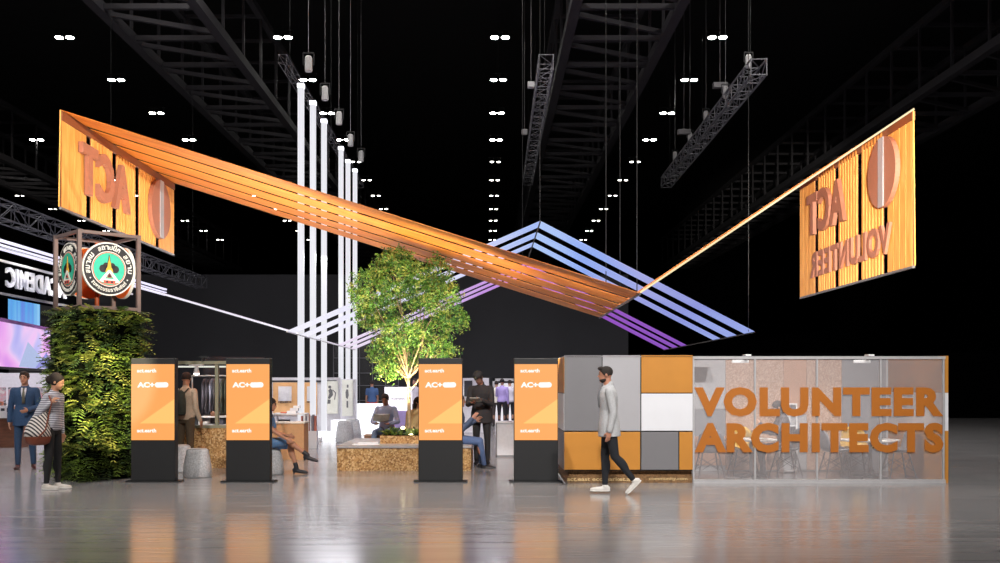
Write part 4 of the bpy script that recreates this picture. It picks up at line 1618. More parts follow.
    MB().cap(C + hf * 0.049 * H - hu * 0.031 * H - hs * 0.009 * H, 0.0035 * H, C + hf * 0.049 * H - hu * 0.031 * H + hs * 0.009 * H, 0.0035 * H, 6).build('lips', mat('lip_%d' % skin[0], tuple(int(a * f) for a, f in zip(skin, (0.8, 0.6, 0.6))), 0.5), P)
    # ---- hair
    Mh = mat('hair_%d_%d' % (haircol[0], haircol[1]), haircol, 0.85, var=0.3, scale=60)
    hb = MB()
    hb.ell(C - hf * 0.010 * H + hu * 0.020 * H, (0.0485 * H, 0.055 * H, 0.048 * H), hs, hf, hu, 18, 11)
    for sg in (-1, 1):
        hb.ell(C + hs * sg * 0.039 * H - hf * 0.008 * H + hu * 0.012 * H, (0.009 * H, 0.032 * H, 0.028 * H), hs, hf, hu, 10, 7)
        hb.cap(C + hf * 0.050 * H + hs * sg * 0.010 * H + hu * 0.016 * H, 0.0025 * H, C + hf * 0.046 * H + hs * sg * 0.025 * H + hu * 0.016 * H, 0.002 * H, 5)
    if hair == 'quiff':
        hb.ell(C + hf * 0.030 * H + hu * 0.052 * H, (0.034 * H, 0.028 * H, 0.016 * H), hs, hf, hu, 12, 8)
    if hair in ('bun', 'long'):
        hb.ell(C - hf * 0.018 * H + hu * 0.008 * H, (0.050 * H, 0.054 * H, 0.056 * H), hs, hf, hu, 16, 10)
    if hair == 'bun':
        hb.ell(C - hf * 0.078 * H - hu * 0.006 * H, (0.036 * H, 0.036 * H, 0.038 * H), hs, hf, hu, 12, 8)
        hb.ell(C - hf * 0.03 * H + hu * 0.03 * H, (0.050 * H, 0.052 * H, 0.046 * H), hs, hf, hu, 12, 8)
    if hair == 'long':
        hb.cap(C - hf * 0.03 * H, 0.046 * H, C - hf * 0.045 * H - UP * 0.12 * H, 0.034 * H, 12)
    if beard:
        bb = MB()
        bb.ell(C + hf * 0.017 * H - hu * 0.042 * H, (0.0345 * H, 0.034 * H, 0.024 * H), hs, hf, hu, 12, 8)
        bb.cap(C + hf * 0.051 * H - hu * 0.023 * H - hs * 0.010 * H, 0.003 * H, C + hf * 0.051 * H - hu * 0.023 * H + hs * 0.010 * H, 0.003 * H, 6)
        bb.build('beard', Mh, P, remesh=0.006)
    hb.build('hair', Mh, P, remesh=0.008)
    if cap:
        cm = MB()
        cm.ell(C - hf * 0.006 * H + hu * 0.032 * H, (0.052 * H, 0.060 * H, 0.044 * H), hs, hf, hu, 16, 9)
        cm.cap(C + hf * 0.04 * H + hu * 0.032 * H, 0.018 * H, C + hf * 0.068 * H + hu * 0.028 * H, 0.012 * H, 8)
        cm.build('cap', mat('cap_cloth', cap, 0.8), P, remesh=0.008)
    # ---- clothes
    J = top in ('jacket', 'blazer')
    tm = topmat or mat('cloth_%d_%d_%d' % topcol, topcol, 0.85, var=0.1, scale=50)
    if top:
        c = MB()
        if J:
            torso(c, 0.020, -0.33, 1.02, 0.012)
            c.cap(arms[0][1] + UP * 0.004, 0.036 * H, arms[1][1] + UP * 0.004, 0.036 * H, 10)
            c.cap(N - T * 0.01 * H, 0.044 * H, N + T * 0.018 * H - sh_fwd * 0.008 * H, 0.038 * H, 12)
        elif top == 'dress':
            torso(c, 0.012, -0.2, 0.93)
            c.cap(arms[0][1], 0.033 * H, arms[1][1], 0.033 * H, 10)
            for hip, knee, ank, fd, dn in legs:
                c.cap(hip, 0.060 * H, hip.lerp(knee, 0.80), 0.048 * H, 12)
            c.cap(legs[0][0].lerp(legs[0][1], .1), 0.055 * H, legs[1][0].lerp(legs[1][1], .7), 0.045 * H, 12)
        else:
            torso(c, 0.014, -0.10, 1.02)
            c.cap(arms[0][1], 0.033 * H, arms[1][1], 0.033 * H, 10)
            c.cap(N - T * 0.01 * H, 0.040 * H, N + T * 0.012 * H, 0.037 * H, 12)
        ex = 0.008 if J else 0.004
        for sg, sh, el, wr in arms:
            if sleeves >= 0.5:
                c.cap(sh, 0.034 * H + ex, el, 0.027 * H + ex, 10)
                f = (sleeves - 0.5) * 2 * 0.97
                if f > 0:
                    c.cap(el, 0.027 * H + ex, el.lerp(wr, f), 0.0205 * H + ex, 10)
            else:
                c.cap(sh, 0.034 * H + ex, sh.lerp(el, sleeves * 2), 0.030 * H + ex, 10)
        c.build({'jacket': 'jacket', 'blazer': 'blazer', 'dress': 'dress', 'shirt': 'shirt'}.get(top, 'shirt'), tm, P, remesh=vox)
    if neckline:   # shirt and tie seen in the open front of a jacket
        def chest(t, lift):
            s_, f_ = lerp_ax(t)
            ry = np.interp(t, [p[0] for p in prof], [p[2] for p in prof])
            return at_t(t) + f_ * (ry * H * Bw + 0.020 + 0.012 * max(0.0, t - 0.8) / 0.2 + lift), s_, f_
        rows = [(0.45, 0.002, 0.010), (0.60, 0.012, 0.010), (0.75, 0.020, 0.009), (0.88, 0.026, 0.008), (0.99, 0.026, 0.002)]
        sf = MB()
        sf.loft([(chest(t, l_ - 0.006)[0], chest(t, 0)[1] * wd * H, chest(t, 0)[2] * 0.012) for t, wd, l_ in rows], 10)
        sf.build('shirt_front', mat('shirt_front_%d' % neckline[0][0], neckline[0], 0.8), P, smooth=True)
        if neckline[1]:
            MB().loft([(chest(t, l_ + 0.004)[0], chest(t, 0)[1] * wd, chest(t, 0)[2] * 0.008) for (t, _, l_), wd in zip(rows, (0.026, 0.026, 0.022, 0.016, 0.020))], 8).build('tie', mat('tie_cloth', neckline[1], 0.6), P, smooth=True)
    Mb = mat('pants_%d_%d_%d' % botcol, botcol, 0.85, var=0.12, scale=40)
    if bottom:
        c = MB()
        torso(c, 0.010, -0.22, 0.2)
        for hip, knee, ank, fd, dn in legs:
            c.cap(hip, 0.053 * H * Bw, knee, 0.036 * H, 12)
            if bottom == 'trousers':
                c.cap(knee, 0.036 * H, knee.lerp(ank, 0.95), 0.027 * H, 12)
            elif bottom == 'slim':
                c.cap(knee, 0.035 * H, knee.lerp(ank, 0.94), 0.0235 * H, 12)
                c.ell(knee.lerp(ank, 0.33) - fd * 0.010 * H, (0.032 * H, 0.034 * H, 0.078 * H), fd.cross(nrm(ank - knee)).normalized(), nrm(fd - nrm(ank - knee) * fd.dot(nrm(ank - knee))), nrm(ank - knee), 10, 8)
        if bottom == 'shorts':
            c = MB()
            torso(c, 0.012, -0.22, 0.2)
            for hip, knee, ank, fd, dn in legs:
                c.cap(hip, 0.056 * H, hip.lerp(knee, 0.85), 0.046 * H, 12)
        c.build('shorts' if bottom == 'shorts' else 'trousers', Mb, P, remesh=vox)
    Ms = mat('shoe_%d_%d_%d' % shoecol, shoecol, 0.5, var=0.05)
    for hip, knee, ank, fd, dn in legs:
        sd = fd.cross(dn).normalized()
        sh = MB()
        heel, ball, toe = ank - fd * 0.020 * H + dn * 0.024 * H, ank + fd * 0.07 * H + dn * 0.030 * H, ank + fd * 0.108 * H + dn * 0.031 * H
        sh.cap(heel, 0.0225 * H, ball, 0.0195 * H, 12).cap(ball, 0.0195 * H, toe, 0.0145 * H, 12)
        sh.cap(ank + dn * 0.006 * H, 0.0245 * H, heel, 0.0215 * H, 10)
        if boots:
            sh.cap(ank - nrm(ank - knee) * 0.05 * H, 0.024 * H, ank, 0.024 * H, 10)
            sh.cap(heel + dn * 0.015 * H, 0.012 * H, heel + dn * 0.034 * H, 0.009 * H, 8)
        so = sh.build('boot' if boots else 'shoe', Ms, P, remesh=0.008)
        if sole:
            q = dn * 0.0135 * H
            m2 = MB()
            m2.loft([(ank - fd * 0.042 * H + dn * 0.040 * H, fd * 0.001, sd * 0.012 * H), (ank - fd * 0.03 * H + dn * 0.040 * H, dn * 0.008 * H, sd * 0.022 * H), (ank + fd * 0.03 * H + dn * 0.042 * H, dn * 0.007 * H, sd * 0.021 * H),
                     (ank + fd * 0.09 * H + dn * 0.042 * H, dn * 0.007 * H, sd * 0.024 * H), (ank + fd * 0.122 * H + dn * 0.041 * H, dn * 0.003 * H, sd * 0.012 * H)], 10)
            m2.build('sole', mat('sole_%d' % sole[0], sole, 0.6), so)
    if socks:
        c = MB()
        for hip, knee, ank, fd, dn in legs:
            c.cap(knee.lerp(ank, 0.84), 0.022 * H, ank + dn * 0.01, 0.023 * H, 10)
        c.build('socks', mat('sock_%d' % socks[0], socks, 0.9), P, remesh=0.008)
    bpy.context.view_layer.update()
    info = dict(P=P, N=N, T=T, side=sh_side, fwd=sh_fwd, arms=arms, legs=legs, C=C, hf=hf, hs=hs, hu=hu, pel=pel, H=H, at=at_t, rz=rz)
    info['w'] = lambda p, P=P, rz=rz: Matrix.Translation(P.location) @ Matrix.Rotation(rz, 4, 'Z') @ Vector(p)
    return info


def stripe_mat(name, c1, c2, per_m, axis='Z'):
    m = bpy.data.materials.new(name)
    m.use_nodes = True
    nt = m.node_tree
    b = nt.nodes['Principled BSDF']
    b.inputs['Roughness'].default_value = 0.85
    tc = nt.nodes.new('ShaderNodeTexCoord')
    w_ = nt.nodes.new('ShaderNodeTexWave')
    w_.bands_direction = axis
    w_.inputs['Scale'].default_value = per_m
    w_.inputs['Distortion'].default_value = 0.3
    nt.links.new(tc.outputs['Object'], w_.inputs['Vector'])
    r = nt.nodes.new('ShaderNodeValToRGB')
    r.color_ramp.elements[0].position = 0.45
    r.color_ramp.elements[1].position = 0.55
    r.color_ramp.elements[0].color = (*srgb(c1), 1)
    r.color_ramp.elements[1].color = (*srgb(c2), 1)
    nt.links.new(w_.outputs['Fac'], r.inputs[0])
    nt.links.new(r.outputs[0], b.inputs['Base Color'])
    return m


R90 = PI / 2
# the walking man in front of the panelled booth, facing left
wm = person('man in a light grey blazer and black trousers walking left past the panelled booth', floor_at(609, 13.95), -R90, H=1.75, td=(0, 0.03, 1), head=(0, 4, 0),
            armL=((0.10, -0.16, -1), (0.0, 0.20, -1)), armR=((-0.06, 0.0, -1), (0.05, 0.12, -1)),
            legL=((0.02, -0.16, -1), (0, -0.62, -0.78), (0.05, 0.72, -0.70)), legR=((-0.03, 0.10, -1), (0, 0.0, -1), (-0.03, 1, 0.0)),
            skin=(176, 122, 98), top='blazer', topcol=(176, 176, 178), bottom='slim', botcol=(26, 28, 34), shoecol=(214, 208, 202), sole=(226, 222, 216), haircol=(36, 28, 24), hair='quiff', beard=True,
            neckline=((120, 120, 124), None), vox=0.0085)
# the woman with the shoulder bag, facing right
ww = person('woman with dark hair in a bun, striped top and black leggings, facing the planted tower', floor_at(52.5, 14.6), R90 - 0.12, H=1.68, build=0.92, td=(0, 0.05, 1), head=(0, 18, 0),
            armL=((0.04, 0.0, -1), (-0.03, 0.12, -1)), armR=((-0.22, -0.42, -0.9), (0.16, 0.72, 0.68)), palm=(None, (0.5, 0.2, -0.3)), curl=(0.5, 1.1),
            legL=((0.02, 0.06, -1), (0, 0.02, -1), (0.05, 1, 0)), legR=((-0.02, 0.0, -1), (0, -0.10, -1), (-0.05, 1, 0)),
            skin=(190, 138, 108), top='shirt', topcol=(176, 172, 180), topmat=stripe_mat('striped_jersey', (206, 204, 212), (96, 96, 108), 12.0), bottom='slim', botcol=(24, 24, 27),
            shoecol=(206, 198, 190), sole=(230, 226, 222), haircol=(32, 20, 16), hair='bun', vox=0.0085)
# striped rucksack-bag hanging behind her
W0 = ww['w'](ww['pel'] + Vector((-0.20, 0.13, 0.08)))
bag = thing('shoulder_bag', (W0.x, W0.y, W0.z - 0.34), 'zigzag striped sack bag with a brown base slung behind the woman in stripes', 'bag', rz=0.15)
secs = []
for z, r, f in ((0.0, 0.10, 0.8), (0.03, 0.16, 0.8), (0.12, 0.185, 0.8), (0.13, 0.186, 0.8)):
    secs.append((Vector((0.02, 0, z)), Vector((r, 0, 0)), Vector((0, r * f, 0))))
MB().loft(secs, 20).build('leather_base', mat('brown_leather', (120, 58, 36), 0.5), bag, smooth=True)
secs = []
for z, r, f, dx in ((0.125, 0.187, 0.8, 0.02), (0.20, 0.18, 0.8, 0.015), (0.32, 0.145, 0.75, 0.03), (0.43, 0.10, 0.7, 0.06), (0.52, 0.05, 0.7, 0.09), (0.56, 0.06, 0.6, 0.10)):
    secs.append((Vector((dx, 0, z)), Vector((r, 0, 0)), Vector((0, r * f, 0))))
MB().loft(secs, 20).build('cloth_body', stripe_mat('zigzag_cloth', (220, 214, 208), (60, 56, 60), 9.0, 'DIAGONAL'), bag, smooth=True)
ss = MB()
bl = lambda p: Matrix.Rotation(-0.15, 4, 'Z') @ (Vector(p) - Vector((W0.x, W0.y, W0.z - 0.34)))
hand = bl(ww['w'](ww['arms'][1][3]))
shd = bl(ww['w'](ww['arms'][1][1] + Vector((0, 0.03, 0.055))))
pp = [Vector((0.10, -0.02, 0.52)), (Vector((0.10, -0.02, 0.52)) + shd) / 2 + Vector((-0.02, -0.02, 0.0)), shd, shd.lerp(hand, 0.5) + Vector((0.02, -0.03, 0.02)), hand + Vector((0.02, -0.03, 0))]
for p_, q_ in zip(pp, pp[1:]):
    ss.cap(p_, 0.012, q_, 0.012, 8)
ss.cap(hand + Vector((0.02, -0.03, 0)), 0.010, (0.16, -0.14, 0.22), 0.010, 8)
ss.cap((0.16, -0.14, 0.22), 0.010, (0.05, -0.14, 0.10), 0.012, 8)
ss.build('strap', mat('brown_leather', (120, 58, 36), 0.5), bag)

# man in the blue suit, walking towards us
person('man in a blue suit and tie standing behind the woman with the bag', floor_at(25, 18.1), 0.25, H=1.76, build=1.02, td=(0, 0.0, 1), head=(-8, 6, 0),
       armL=((0.20, -0.05, -1), (-0.55, 0.75, -0.2)), armR=((-0.20, -0.05, -1), (-0.05, 0.12, -1)),
       legL=((0.06, 0.0, -1), (0.04, -0.12, -1), (0.3, 1, 0)), legR=((-0.05, 0.06, -1), (0.0, 0.0, -1), (-0.1, 1, 0)),
       skin=(186, 136, 112), top='jacket', topcol=(40, 66, 100), bottom='trousers', botcol=(38, 62, 92), shoecol=(74, 36, 32), haircol=(44, 32, 26), hair='quiff', neckline=((206, 206, 214), (96, 92, 78)))

# backpack man
bm_ = person('man with a dark backpack seen from behind at the clothes stall', floor_at(185.5, 17.95), PI - 0.35, H=1.74, head=(20, 5, 0),
             armL=((0.14, 0.1, -1), (0, 0.6, -0.8)), armR=((-0.12, 0.0, -1), (0, 0.5, -0.9)), skin=(176, 124, 96), top='shirt', topcol=(186, 164, 142), bottom='trousers', botcol=(84, 68, 50), haircol=(44, 28, 22))
bp = bm_['w'](bm_['at'](0.50) + Vector((0, 0.20, 0)))
t = thing('backpack', (bp.x, bp.y, bp.z - 0.22), 'dark grey-green backpack on the man at the clothes stall', 'bag', rz=PI - 0.35)
MB().loft([(Vector((0, 0, z)), Vector((rx, 0, 0)), Vector((0, ry, 0))) for z, rx, ry in ((0, 0.11, 0.06), (0.03, 0.14, 0.09), (0.25, 0.145, 0.095), (0.40, 0.12, 0.08), (0.45, 0.06, 0.04))], 18).build('bag_body', mat('backpack_cloth', (52, 56, 50), 0.8, var=0.2), t, smooth=True)
MB().box(-0.09, 0.09, 0.075, 0.12, 0.05, 0.22).build('pocket', mat('backpack_cloth_dark', (40, 44, 40), 0.8), t, bevel=0.02)
m_ = MB()
for sx in (-1, 1):
    m_.cap((sx * 0.08, -0.06, 0.40), 0.014, (sx * 0.09, -0.16, 0.47), 0.014, 8)
m_.build('strap', mat('backpack_cloth', (52, 56, 50), 0.8), t)

# woman in the blue dress, sitting cross-legged on a stool
person('seated woman in a blue dress and dark ankle boots, legs crossed, beside the second kiosk', floor_at(265, 16.95), R90 - 0.05, H=1.68, build=0.93, td=(0, 0.10, 1), head=(0, 12, 0), pelvis=0.54,
       armL=((0.1, 0.3, -0.9), (-0.25, 0.85, -0.2)), armR=((-0.12, 0.55, -0.8), (0.05, 0.85, -0.52)), curl=(0.5, 0.6),
       legL=((-0.02, 0.97, -0.06), (0.03, 0.28, -1), (0.02, 0.95, -0.12)), legR=((0.20, 0.95, 0.12), (0.12, 0.82, -0.62), (0.05, 0.95, -0.25)),
       skin=(186, 132, 104), top='dress', topcol=(92, 128, 172), bottom=None, shoecol=(40, 40, 46), boots=True, haircol=(36, 24, 22), hair='long', sleeves=0.3)

# man in black, standing, head bent over a tablet
mb1 = person('man in black with a cap standing with his head bent over a tablet', floor_at(481.5, 19.1), -0.25, H=1.80, build=1.03, td=(0.0, 0.10, 1), head=(-10, 32, 6), cap=(30, 28, 30),
             armL=((0.15, 0.28, -0.9), (-0.55, 0.85, 0.28)), armR=((-0.15, 0.2, -0.95), (0.55, 0.85, 0.1)), palm=((0, 0.2, 1), (0, 0.2, 1)),
             legL=((0.05, 0.02, -1), (0, -0.06, -1), (0.4, 1, 0)), legR=((-0.02, 0.0, -1), (0, -0.03, -1), (0.1, 1, 0)),
             skin=(126, 88, 72), top='jacket', topcol=(34, 30, 32), bottom='trousers', botcol=(24, 22, 24), shoecol=(24, 22, 24), haircol=(22, 18, 18))
q = mb1['w']((mb1['arms'][0][3] + mb1['arms'][1][3]) / 2 + Vector((0, -0.10, 0.03)))
t = thing('tablet', q, 'thin pale tablet held by the man in black with the cap', 'tablet', rz=-0.25)
MB().add([(-0.10, -0.08, 0.05), (0.10, -0.08, 0.05), (0.10, 0.06, -0.02), (-0.10, 0.06, -0.02), (-0.10, -0.085, 0.042), (0.10, -0.085, 0.042), (0.10, 0.055, -0.028), (-0.10, 0.055, -0.028)],
         [(0, 1, 2, 3), (7, 6, 5, 4), (0, 4, 5, 1), (1, 5, 6, 2), (2, 6, 7, 3), (3, 7, 4, 0)]).build('case', mat('tablet_case', (180, 176, 170), 0.4), t)

# man in the denim jacket seated on the bench end
person('man in a denim jacket and jeans seated on the right end of the tree bench', floor_at(456.5, 18.3), R90, H=1.76, td=(0, 0.05, 1), head=(0, 5, 0), pelvis=0.54,
       armL=((0.1, 0.3, -0.9), (-0.1, 0.7, 0.45)), armR=((-0.1, 0.28, -0.9), (0.05, 0.55, 0.6)),
       legL=((0.05, 0.98, -0.06), (0, 0.06, -1), (0, 1, 0)), legR=((0.0, 0.98, -0.10), (0, 0.20, -1), (0, 1, 0)),
       skin=(150, 104, 84), top='jacket', topcol=(62, 74, 98), bottom='trousers', botcol=(70, 88, 124), shoecol=(26, 24, 28), haircol=(40, 32, 30), hair='short')

# reader on the far bench
fb_ = thing('board_seat', floor_at(383, 21.6), 'small brown strand board box the reader sits on', 'stool')
MB().box(-0.38, 0.25, -0.22, 0.25, 0, 0.43).build('base', mat('brown_board', (122, 92, 72), 0.7, var=0.2, scale=40), fb_, bevel=0.005)
MB().box(-0.39, 0.26, -0.23, 0.26, 0.43, 0.45).build('top', mat('brown_board_top', (150, 118, 92), 0.7), fb_)
rd = person('seated man in a pale blue shirt reading an open book behind the tree planter', floor_at(387, 21.5), -0.15, H=1.74, td=(0, 0.18, 1), head=(0, 22, 0), pelvis=0.56,
            armL=((0.35, 0.25, -0.95), (-0.5, 0.8, -0.12)), armR=((-0.35, 0.25, -0.95), (0.5, 0.8, -0.12)), palm=((0, 0.2, 1), (0, 0.2, 1)),
            legL=((0.12, 0.97, -0.06), (0.05, 0.0, -1), (0.15, 1, 0)), legR=((-0.15, 0.97, -0.06), (-0.15, 0.15, -1), (-0.15, 1, 0)),
            skin=(150, 100, 78), top='shirt', topcol=(150, 158, 186), bottom='trousers', botcol=(96, 112, 140), haircol=(34, 26, 24))
q = rd['w']((rd['arms'][0][3] + rd['arms'][1][3]) / 2 + Vector((0, -0.08, 0.03)))
t = thing('open_book', q, 'open book held in both hands by the seated reader', 'book', rz=-0.15)
for sg in (-1, 1):
    MB().add([(0, -0.02, 0.0), (sg * 0.17, -0.06, 0.03), (sg * 0.17, 0.03, 0.16), (0, 0.04, 0.14), (0, -0.045, 0.01), (sg * 0.17, -0.085, 0.04), (sg * 0.17, 0.005, 0.17), (0, 0.015, 0.15)],
             [(0, 1, 2, 3), (7, 6, 5, 4), (0, 4, 5, 1), (1, 5, 6, 2), (2, 6, 7, 3), (3, 7, 4, 0)]).build('cover', mat('book_cover', (92, 90, 84), 0.6), t)
MB().box(-0.165, 0.165, 0.025, 0.035, 0.145, 0.175).build('page', M_white, t)

# people far back
person('person in a blue T-shirt and red shorts seen from behind near the light poles', floor_at(372, 36.5), PI + 0.2, H=1.68, skin=(150, 108, 90), top='shirt', topcol=(58, 84, 128), bottom='shorts', botcol=(186, 62, 34),
       shoecol=(60, 56, 56), haircol=(40, 30, 28), sleeves=0.3, vox=0.014)
person('man in a white shirt standing behind the tree, by the third kiosk', floor_at(415, 33), -0.3, H=1.72, skin=(196, 150, 130), top='shirt', topcol=(214, 208, 218), bottom='trousers', botcol=(48, 46, 60), haircol=(70, 54, 46), vox=0.014)
person('dark-haired person in a tan coat seated behind the tree beside the third kiosk', floor_at(416.5, 20.6), 0.5, H=1.66, pelvis=0.52, legL=((0.05, 0.97, -0.1), (0, 0, -1), (0, 1, 0)), legR=((-0.05, 0.97, -0.1), (0, 0, -1), (0, 1, 0)),
       head=(30, 15, 0), skin=(150, 108, 90), top='jacket', topcol=(168, 140, 96), bottom='trousers', botcol=(60, 50, 42), haircol=(34, 24, 22), hair='long', vox=0.012)
person('person in a lilac shirt and black trousers seen from behind beyond the white counter', floor_at(502, 36.0), PI - 0.3, H=1.74, armL=((0.2, 0.4, -0.9), (0, 0.8, 0.2)), skin=(140, 100, 84), top='shirt', topcol=(164, 148, 206), bottom='trousers', botcol=(30, 28, 34), haircol=(30, 22, 24), vox=0.014)
person('person in a cream shirt standing left of the one in lilac', floor_at(496.5, 36.8), PI, H=1.66, skin=(170, 130, 110), top='shirt', topcol=(214, 206, 196), bottom='trousers', botcol=(60, 50, 50), haircol=(40, 30, 28), vox=0.014)
person('person in white with dark trousers standing right of the one in lilac', floor_at(510, 37.2), PI + 0.3, H=1.70, skin=(180, 140, 120), top='shirt', topcol=(214, 208, 220), bottom='trousers', botcol=(40, 38, 44), haircol=(40, 30, 28), vox=0.014)

# woman at the table in the glass room
person('woman with long dark hair sitting at a table inside the glass room', floor_at(785, 16.7), -R90, H=1.66, build=0.93, pelvis=0.52, td=(0, 0.10, 1), head=(0, 30, 0),
       armL=((0.05, 0.6, -0.8), (0, 0.95, 0.12)), armR=((-0.05, 0.5, -0.85), (0, 0.75, 0.65)),
       legL=((0.05, 0.97, -0.1), (0, 0, -1), (0, 1, 0)), legR=((-0.05, 0.97, -0.1), (0, -0.2, -1), (0, 1, 0)),
       skin=(214, 170, 146), top='shirt', topcol=(104, 100, 106), bottom='trousers', botcol=(70, 66, 70), haircol=(52, 46, 46), hair='long')

# ------------------------------------------------------------------ clothes stall behind the first kiosks
st = thing('clothes_stall', floor_at(205, 18.3), 'open stall with an olive frame over a strand board base, between the first two kiosks', 'stall')
x0, x1 = (168 - 487) * 0.0183, (236 - 487) * 0.0183
zt = CAM_H + 24 * 0.0183
zb = CAM_H - 43 * 0.0183
MO = mat('olive_frame', (128, 126, 104), 0.5)
MB().box(x0, x1, 18.3, 18.42, 0, zb).build('base', M_osb, st, world=True)
for x in (x0, (216.5 - 487) * 0.0183, x1):
    MB().box(x - 0.03, x + 0.03, 18.3, 18.38, zb, zt).build('post', MO, st, world=True)
MB().box(x0, x1, 18.29, 18.4, zt - 0.06, zt).build('top_rail', MO, st, world=True)
MB().box(x0, x1, 18.29, 18.42, zb - 0.0, zb + 0.05).build('sill', MO, st, world=True)
MB().box(x0, x1, 20.6, 20.7, 0, 2.1).build('back_panel', mat('stall_back', (44, 40, 46), 0.9), st, world=True)
sh_ = thing('display_shelf', ((x0 + x1) / 2 + 0.15, 19.4, 0), 'white shelf with folded goods under the clothes rail', 'shelf')
for z in (0.62, 0.76, 0.92):
    MB().box(x0 + 0.3, x1, 19.2, 19.9, z - 0.025, z).build('shelf_board', M_white, sh_, world=True)
for x in (x0 + 0.3, x1 - 0.03):
    MB().box(x, x + 0.03, 19.2, 19.9, 0, 0.9).build('side_panel', M_white, sh_, world=True)
rnd = random.Random(2)
fold = None
for k in range(6):
    x = x0 + 0.42 + k * 0.15
    z = 0.92 if k % 2 else 0.76
    o = MB().box(-0.05, 0.05, -0.1, 0.1, 0, 0.06 + 0.02 * (k % 3)).build('folded_cloth', mat('folded_%d' % (k % 3), ((206, 204, 204), (120, 84, 66), (96, 100, 116))[k % 3], 0.85), bevel=0.012)
    o.location = (x, 19.32, z)
    tag(o, 'folded cloth on the white shelf under the clothes rail, %s' % ('end nearest the backpack', 'second from the backpack', 'third from the backpack', 'fourth from the backpack', 'fifth from the backpack', 'rightmost')[k], 'cloth', 'folded cloths on the stall shelf')
rail = thing('clothes_rail', ((x0 + x1) / 2, 19.7, 0), 'white clothes rail running across the stall', 'rail')
zr = CAM_H + 9 * 0.0197
MB().tube((x0 + 0.02, 19.7, zr), (x1 - 0.02, 19.7, zr), 0.018).build('bar', M_white, rail, world=True)
for x in (x0 + 0.03, x1 - 0.03):
    MB().tube((x, 19.7, 0), (x, 19.7, zr), 0.015).build('post', M_white, rail, world=True)
gcols = [(60, 56, 66), (44, 40, 48), (96, 96, 110), (40, 36, 40), (120, 124, 136), (54, 58, 50), (50, 56, 46), (70, 60, 66), (170, 168, 178), (56, 48, 54), (40, 40, 48), (86, 70, 76)]
gx = x0 + 0.30
for k, c in enumerate(gcols):
    L_ = 0.67 + 0.06 * rnd.random()
    t = thing('hanging_garment', (gx, 19.7, zr - 0.02), 'garment %s on the clothes rail' % ['nearest the man with the backpack', 'second from the backpack', 'third from the backpack', 'fourth from the backpack, nearly black', 'fifth along, pale blue-grey', 'sixth along, olive', 'seventh along, dark olive', 'just left of the middle post', 'pale one right of the middle post', 'second right of the middle post', 'third right of the middle post', 'at the far right end, brownish'][k], 'garment', group='clothes on the rail')
    secs = []
    for z, wy, wx in ((-L_, 0.19, 0.03), (-L_ * 0.5, 0.185, 0.028), (-0.14, 0.20, 0.03), (-0.07, 0.15, 0.025), (-0.03, 0.05, 0.018)):
        secs.append((Vector((0, 0, z)), Vector((wx * 1.15, 0, 0)), Vector((wx, wy, 0))))
    MB().loft(secs, 14).build('cloth', mat('garment_%d' % k, c, 0.9, var=0.2), t, smooth=True)
    MB().tube((0, 0, -0.04), (0, 0, 0.03), 0.004, n=5).build('hanger_hook', M_steel, t)
    gx += 0.074 if k != 7 else 0.10
t = thing('pendant_spotlight', (floor_at(196.5, 19.0).x, 19.0, zt - 0.02), 'bright lamp under the stall frame beside the backpack man', 'lamp')
MB().box(-0.14, 0.14, -0.03, 0.03, -0.06, 0.0).build('track', M_white, t)
MB().lathe([(0.03, -0.06), (0.06, -0.2), (0.055, -0.2)], n=14).build('shade', M_white, t)
MB().ell((0, 0, -0.2), (0.055, 0.055, 0.03), n=12, m=6).build('bulb', mat('bulb_glow', (255, 255, 255), 0.3, emit=10, ecol=(255, 250, 240)), t)
MB().box(-0.6, 0.5, 0.3, 0.36, -0.08, -0.05).build('tube_lamp', mat('tube_glow', (255, 255, 255), 0.3, emit=1.0, ecol=(230, 232, 220)), t)
spot('stall_lamp_light', (floor_at(196.5, 19.0).x, 19.0, zt - 0.3), (floor_at(196.5, 19.0).x + 0.3, 19.3, 0.8), 60, 120, (1, 0.96, 0.9), 0.5, 0.05)

# ------------------------------------------------------------------ exhibits in the middle distance
M_tan = mat('tan_board', (214, 164, 112), 0.7, var=0.04)
M_dtext = mat('dark_print', (40, 40, 46), 0.6)


def block(name, label, cat, px0, px1, d, z0, z1, depth, m, partname='board', group=None):
    t = thing(name, floor_at((px0 + px1) / 2, d), label, cat, group=group)
    t.location.z = z0
    w_ = (px1 - px0) * d / 2000
    MB().box(-w_, w_, 0, depth, 0, z1 - z0).build(partname, m, t, bevel=0.004)
    return t


# cardboard box counter
cc = block('cardboard_counter', 'tan counter box beside the seated woman in blue', 'counter', 272, 304, 20.3, 0, 0.74, 0.5, mat('kraft_board', (178, 134, 92), 0.7), 'body')
MB().box(-0.34, 0.34, -0.02, 0.52, 0.74, 0.765).build('top', mat('kraft_top', (226, 214, 200), 0.6), cc)
